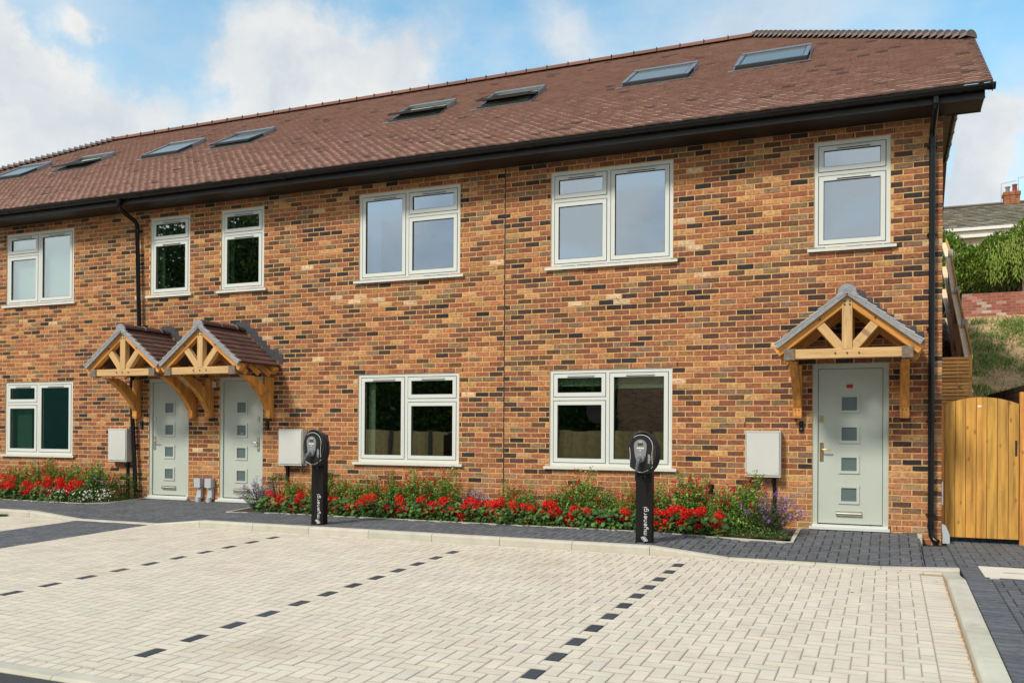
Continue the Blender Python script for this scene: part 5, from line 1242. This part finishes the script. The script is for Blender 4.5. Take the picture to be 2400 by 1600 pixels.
# ---------------------------------------------------------------- what stands across the road (seen in the window panes)
mb=MB(); x=-30
T=thing('roadside_fence','brown close-boarded timber fence reflected in the ground floor window panes','fence',(-12,-20,-.4))
while x<4: 
    z=1.32+.03*math.sin(x*.5)+rnd.uniform(-.01,.01); mb.box(x,x+.118,-20,-19.98,-.4,z,jit((.85,.8,.7),.15)); x+=.12
mb.build('boards',mat('weathered_board',(.62,.40,.15),.8,.3,6,.3,20,tint=True),T); mb=MB(); x=-30
while x<4: mb.box(x,x+.1,-19.97,-19.87,-.4,1.36,(1,1,1)); x+=1.83
mb.build('fence_post',M['bark'],T)
def bigtree(x,y,h,r,label,n=5200,low=False,name='broadleaf_tree'):
    T=thing(name,label,'tree',(x,y,-.45)); mb=MB(); mb.tube([(x,y,-.45),(x+.1,y,h*.35),(x,y,h*.7)],[.28,.2,.08],8)
    for k in range(8): a=k*.8; mb.tube([(x,y,h*.35+k*.2),(x+r*.6*math.cos(a),y+r*.6*math.sin(a),h*.6+k*.15)],[.08,.03],5)
    mb.build('trunk',M['bark'],T); mb=MB(); cz=h*.62 if not low else h*.5
    lobes=[(rv()*.62,rnd.uniform(.35,.55)) for _ in range(16)]
    def f():
        c_,s_=rnd.choice(lobes); d=rv().normalized(); q=c_+d*s_*rnd.uniform(.7,1); return Vector((x+q.x*r,y+q.y*r,cz+q.z*(h-cz))),d
    foliage(mb,n,f,(.16,.34),[(3,(.035,.075,.015)),(2,(.06,.12,.02)),(2,(.02,.045,.012))],.6); mb.build('crown',M['leaf'],T,fixn=False)
bigtree(-29.5,-21,12.5,5.6,'tall leafy tree across the road, mirrored in the two narrow upstairs windows',26000)
T=thing('hedge','dark tall hedge behind the roadside fence mirrored in the downstairs windows','hedge',(-16.5,-22,-.4)); mb=MB(); mb.box(-24,-10.02,-24.5,-23.2,-.4,4.3,(.02,.035,.012)); mb.build('dark_backing',M['leaf'],T); mb=MB(); foliage(mb,14000,lambda:(Vector((rnd.uniform(-25,-9.9),-22.9+rnd.uniform(-.6,.5),-.3+4.9*rnd.random())),Vector((0,1,.2))),(.14,.3),[(3,(.035,.075,.015)),(2,(.06,.12,.02)),(1,(.16,.20,.03))],.6); mb.build('foliage',M['leaf'],T,fixn=False)  # solid dark box added inside the hedge, painting in its shaded depth
T=thing('opposite_house','brown brick gable wall across the road mirrored in the right-hand downstairs window','house',(-4.5,-22.5,-.4))
mb=MB(); mb.box(-10.0,.5,-26,-22.5,-.4,5.0); mb.build('wall',M['opp'] if 'opp' in M else brm,T)
mb=MB(); mb.prism([(-10.3,5.01),(.8,5.01),(-1.5,5.9),(-7.3,5.9)],-26.2,-22.3,(.15,.08,.06)); mb.build('roof',M['tile'],T)
mb=MB(); kk=20; c0=Vector((-10.75,-22.0,2.15)); 
for rr_,yy in ((.45,0),):
    vs=[c0+Vector((0,-.10,0))]+[c0+Vector((.45*math.cos(i*2*math.pi/kk),0,.48*math.sin(i*2*math.pi/kk))) for i in range(kk)]; mb.add(vs,[(0,1+i,1+(i+1)%kk) for i in range(kk)])
mb.tube([c0+Vector((0,-.1,-.3)),c0+Vector((.1,.35,-.35)),c0+Vector((.25,.4,-.3))],.02,6); mb.tube([c0+Vector((0,-.1,0)),c0+Vector((0,-.5,-.1))],.03,6); mb.build('satellite_dish',M['darkwall'],T)
mb=MB(); mb.box(-47,-35,-19.2,-19.0,-.4,4.2); tag(mb.build('green_hoarding',mat('green_netting',(.012,.075,.045),.8,.3,1),loc=(-41,-19.1,-.4)),'dark green netting hoarding mirrored in the far left downstairs window','hoarding')
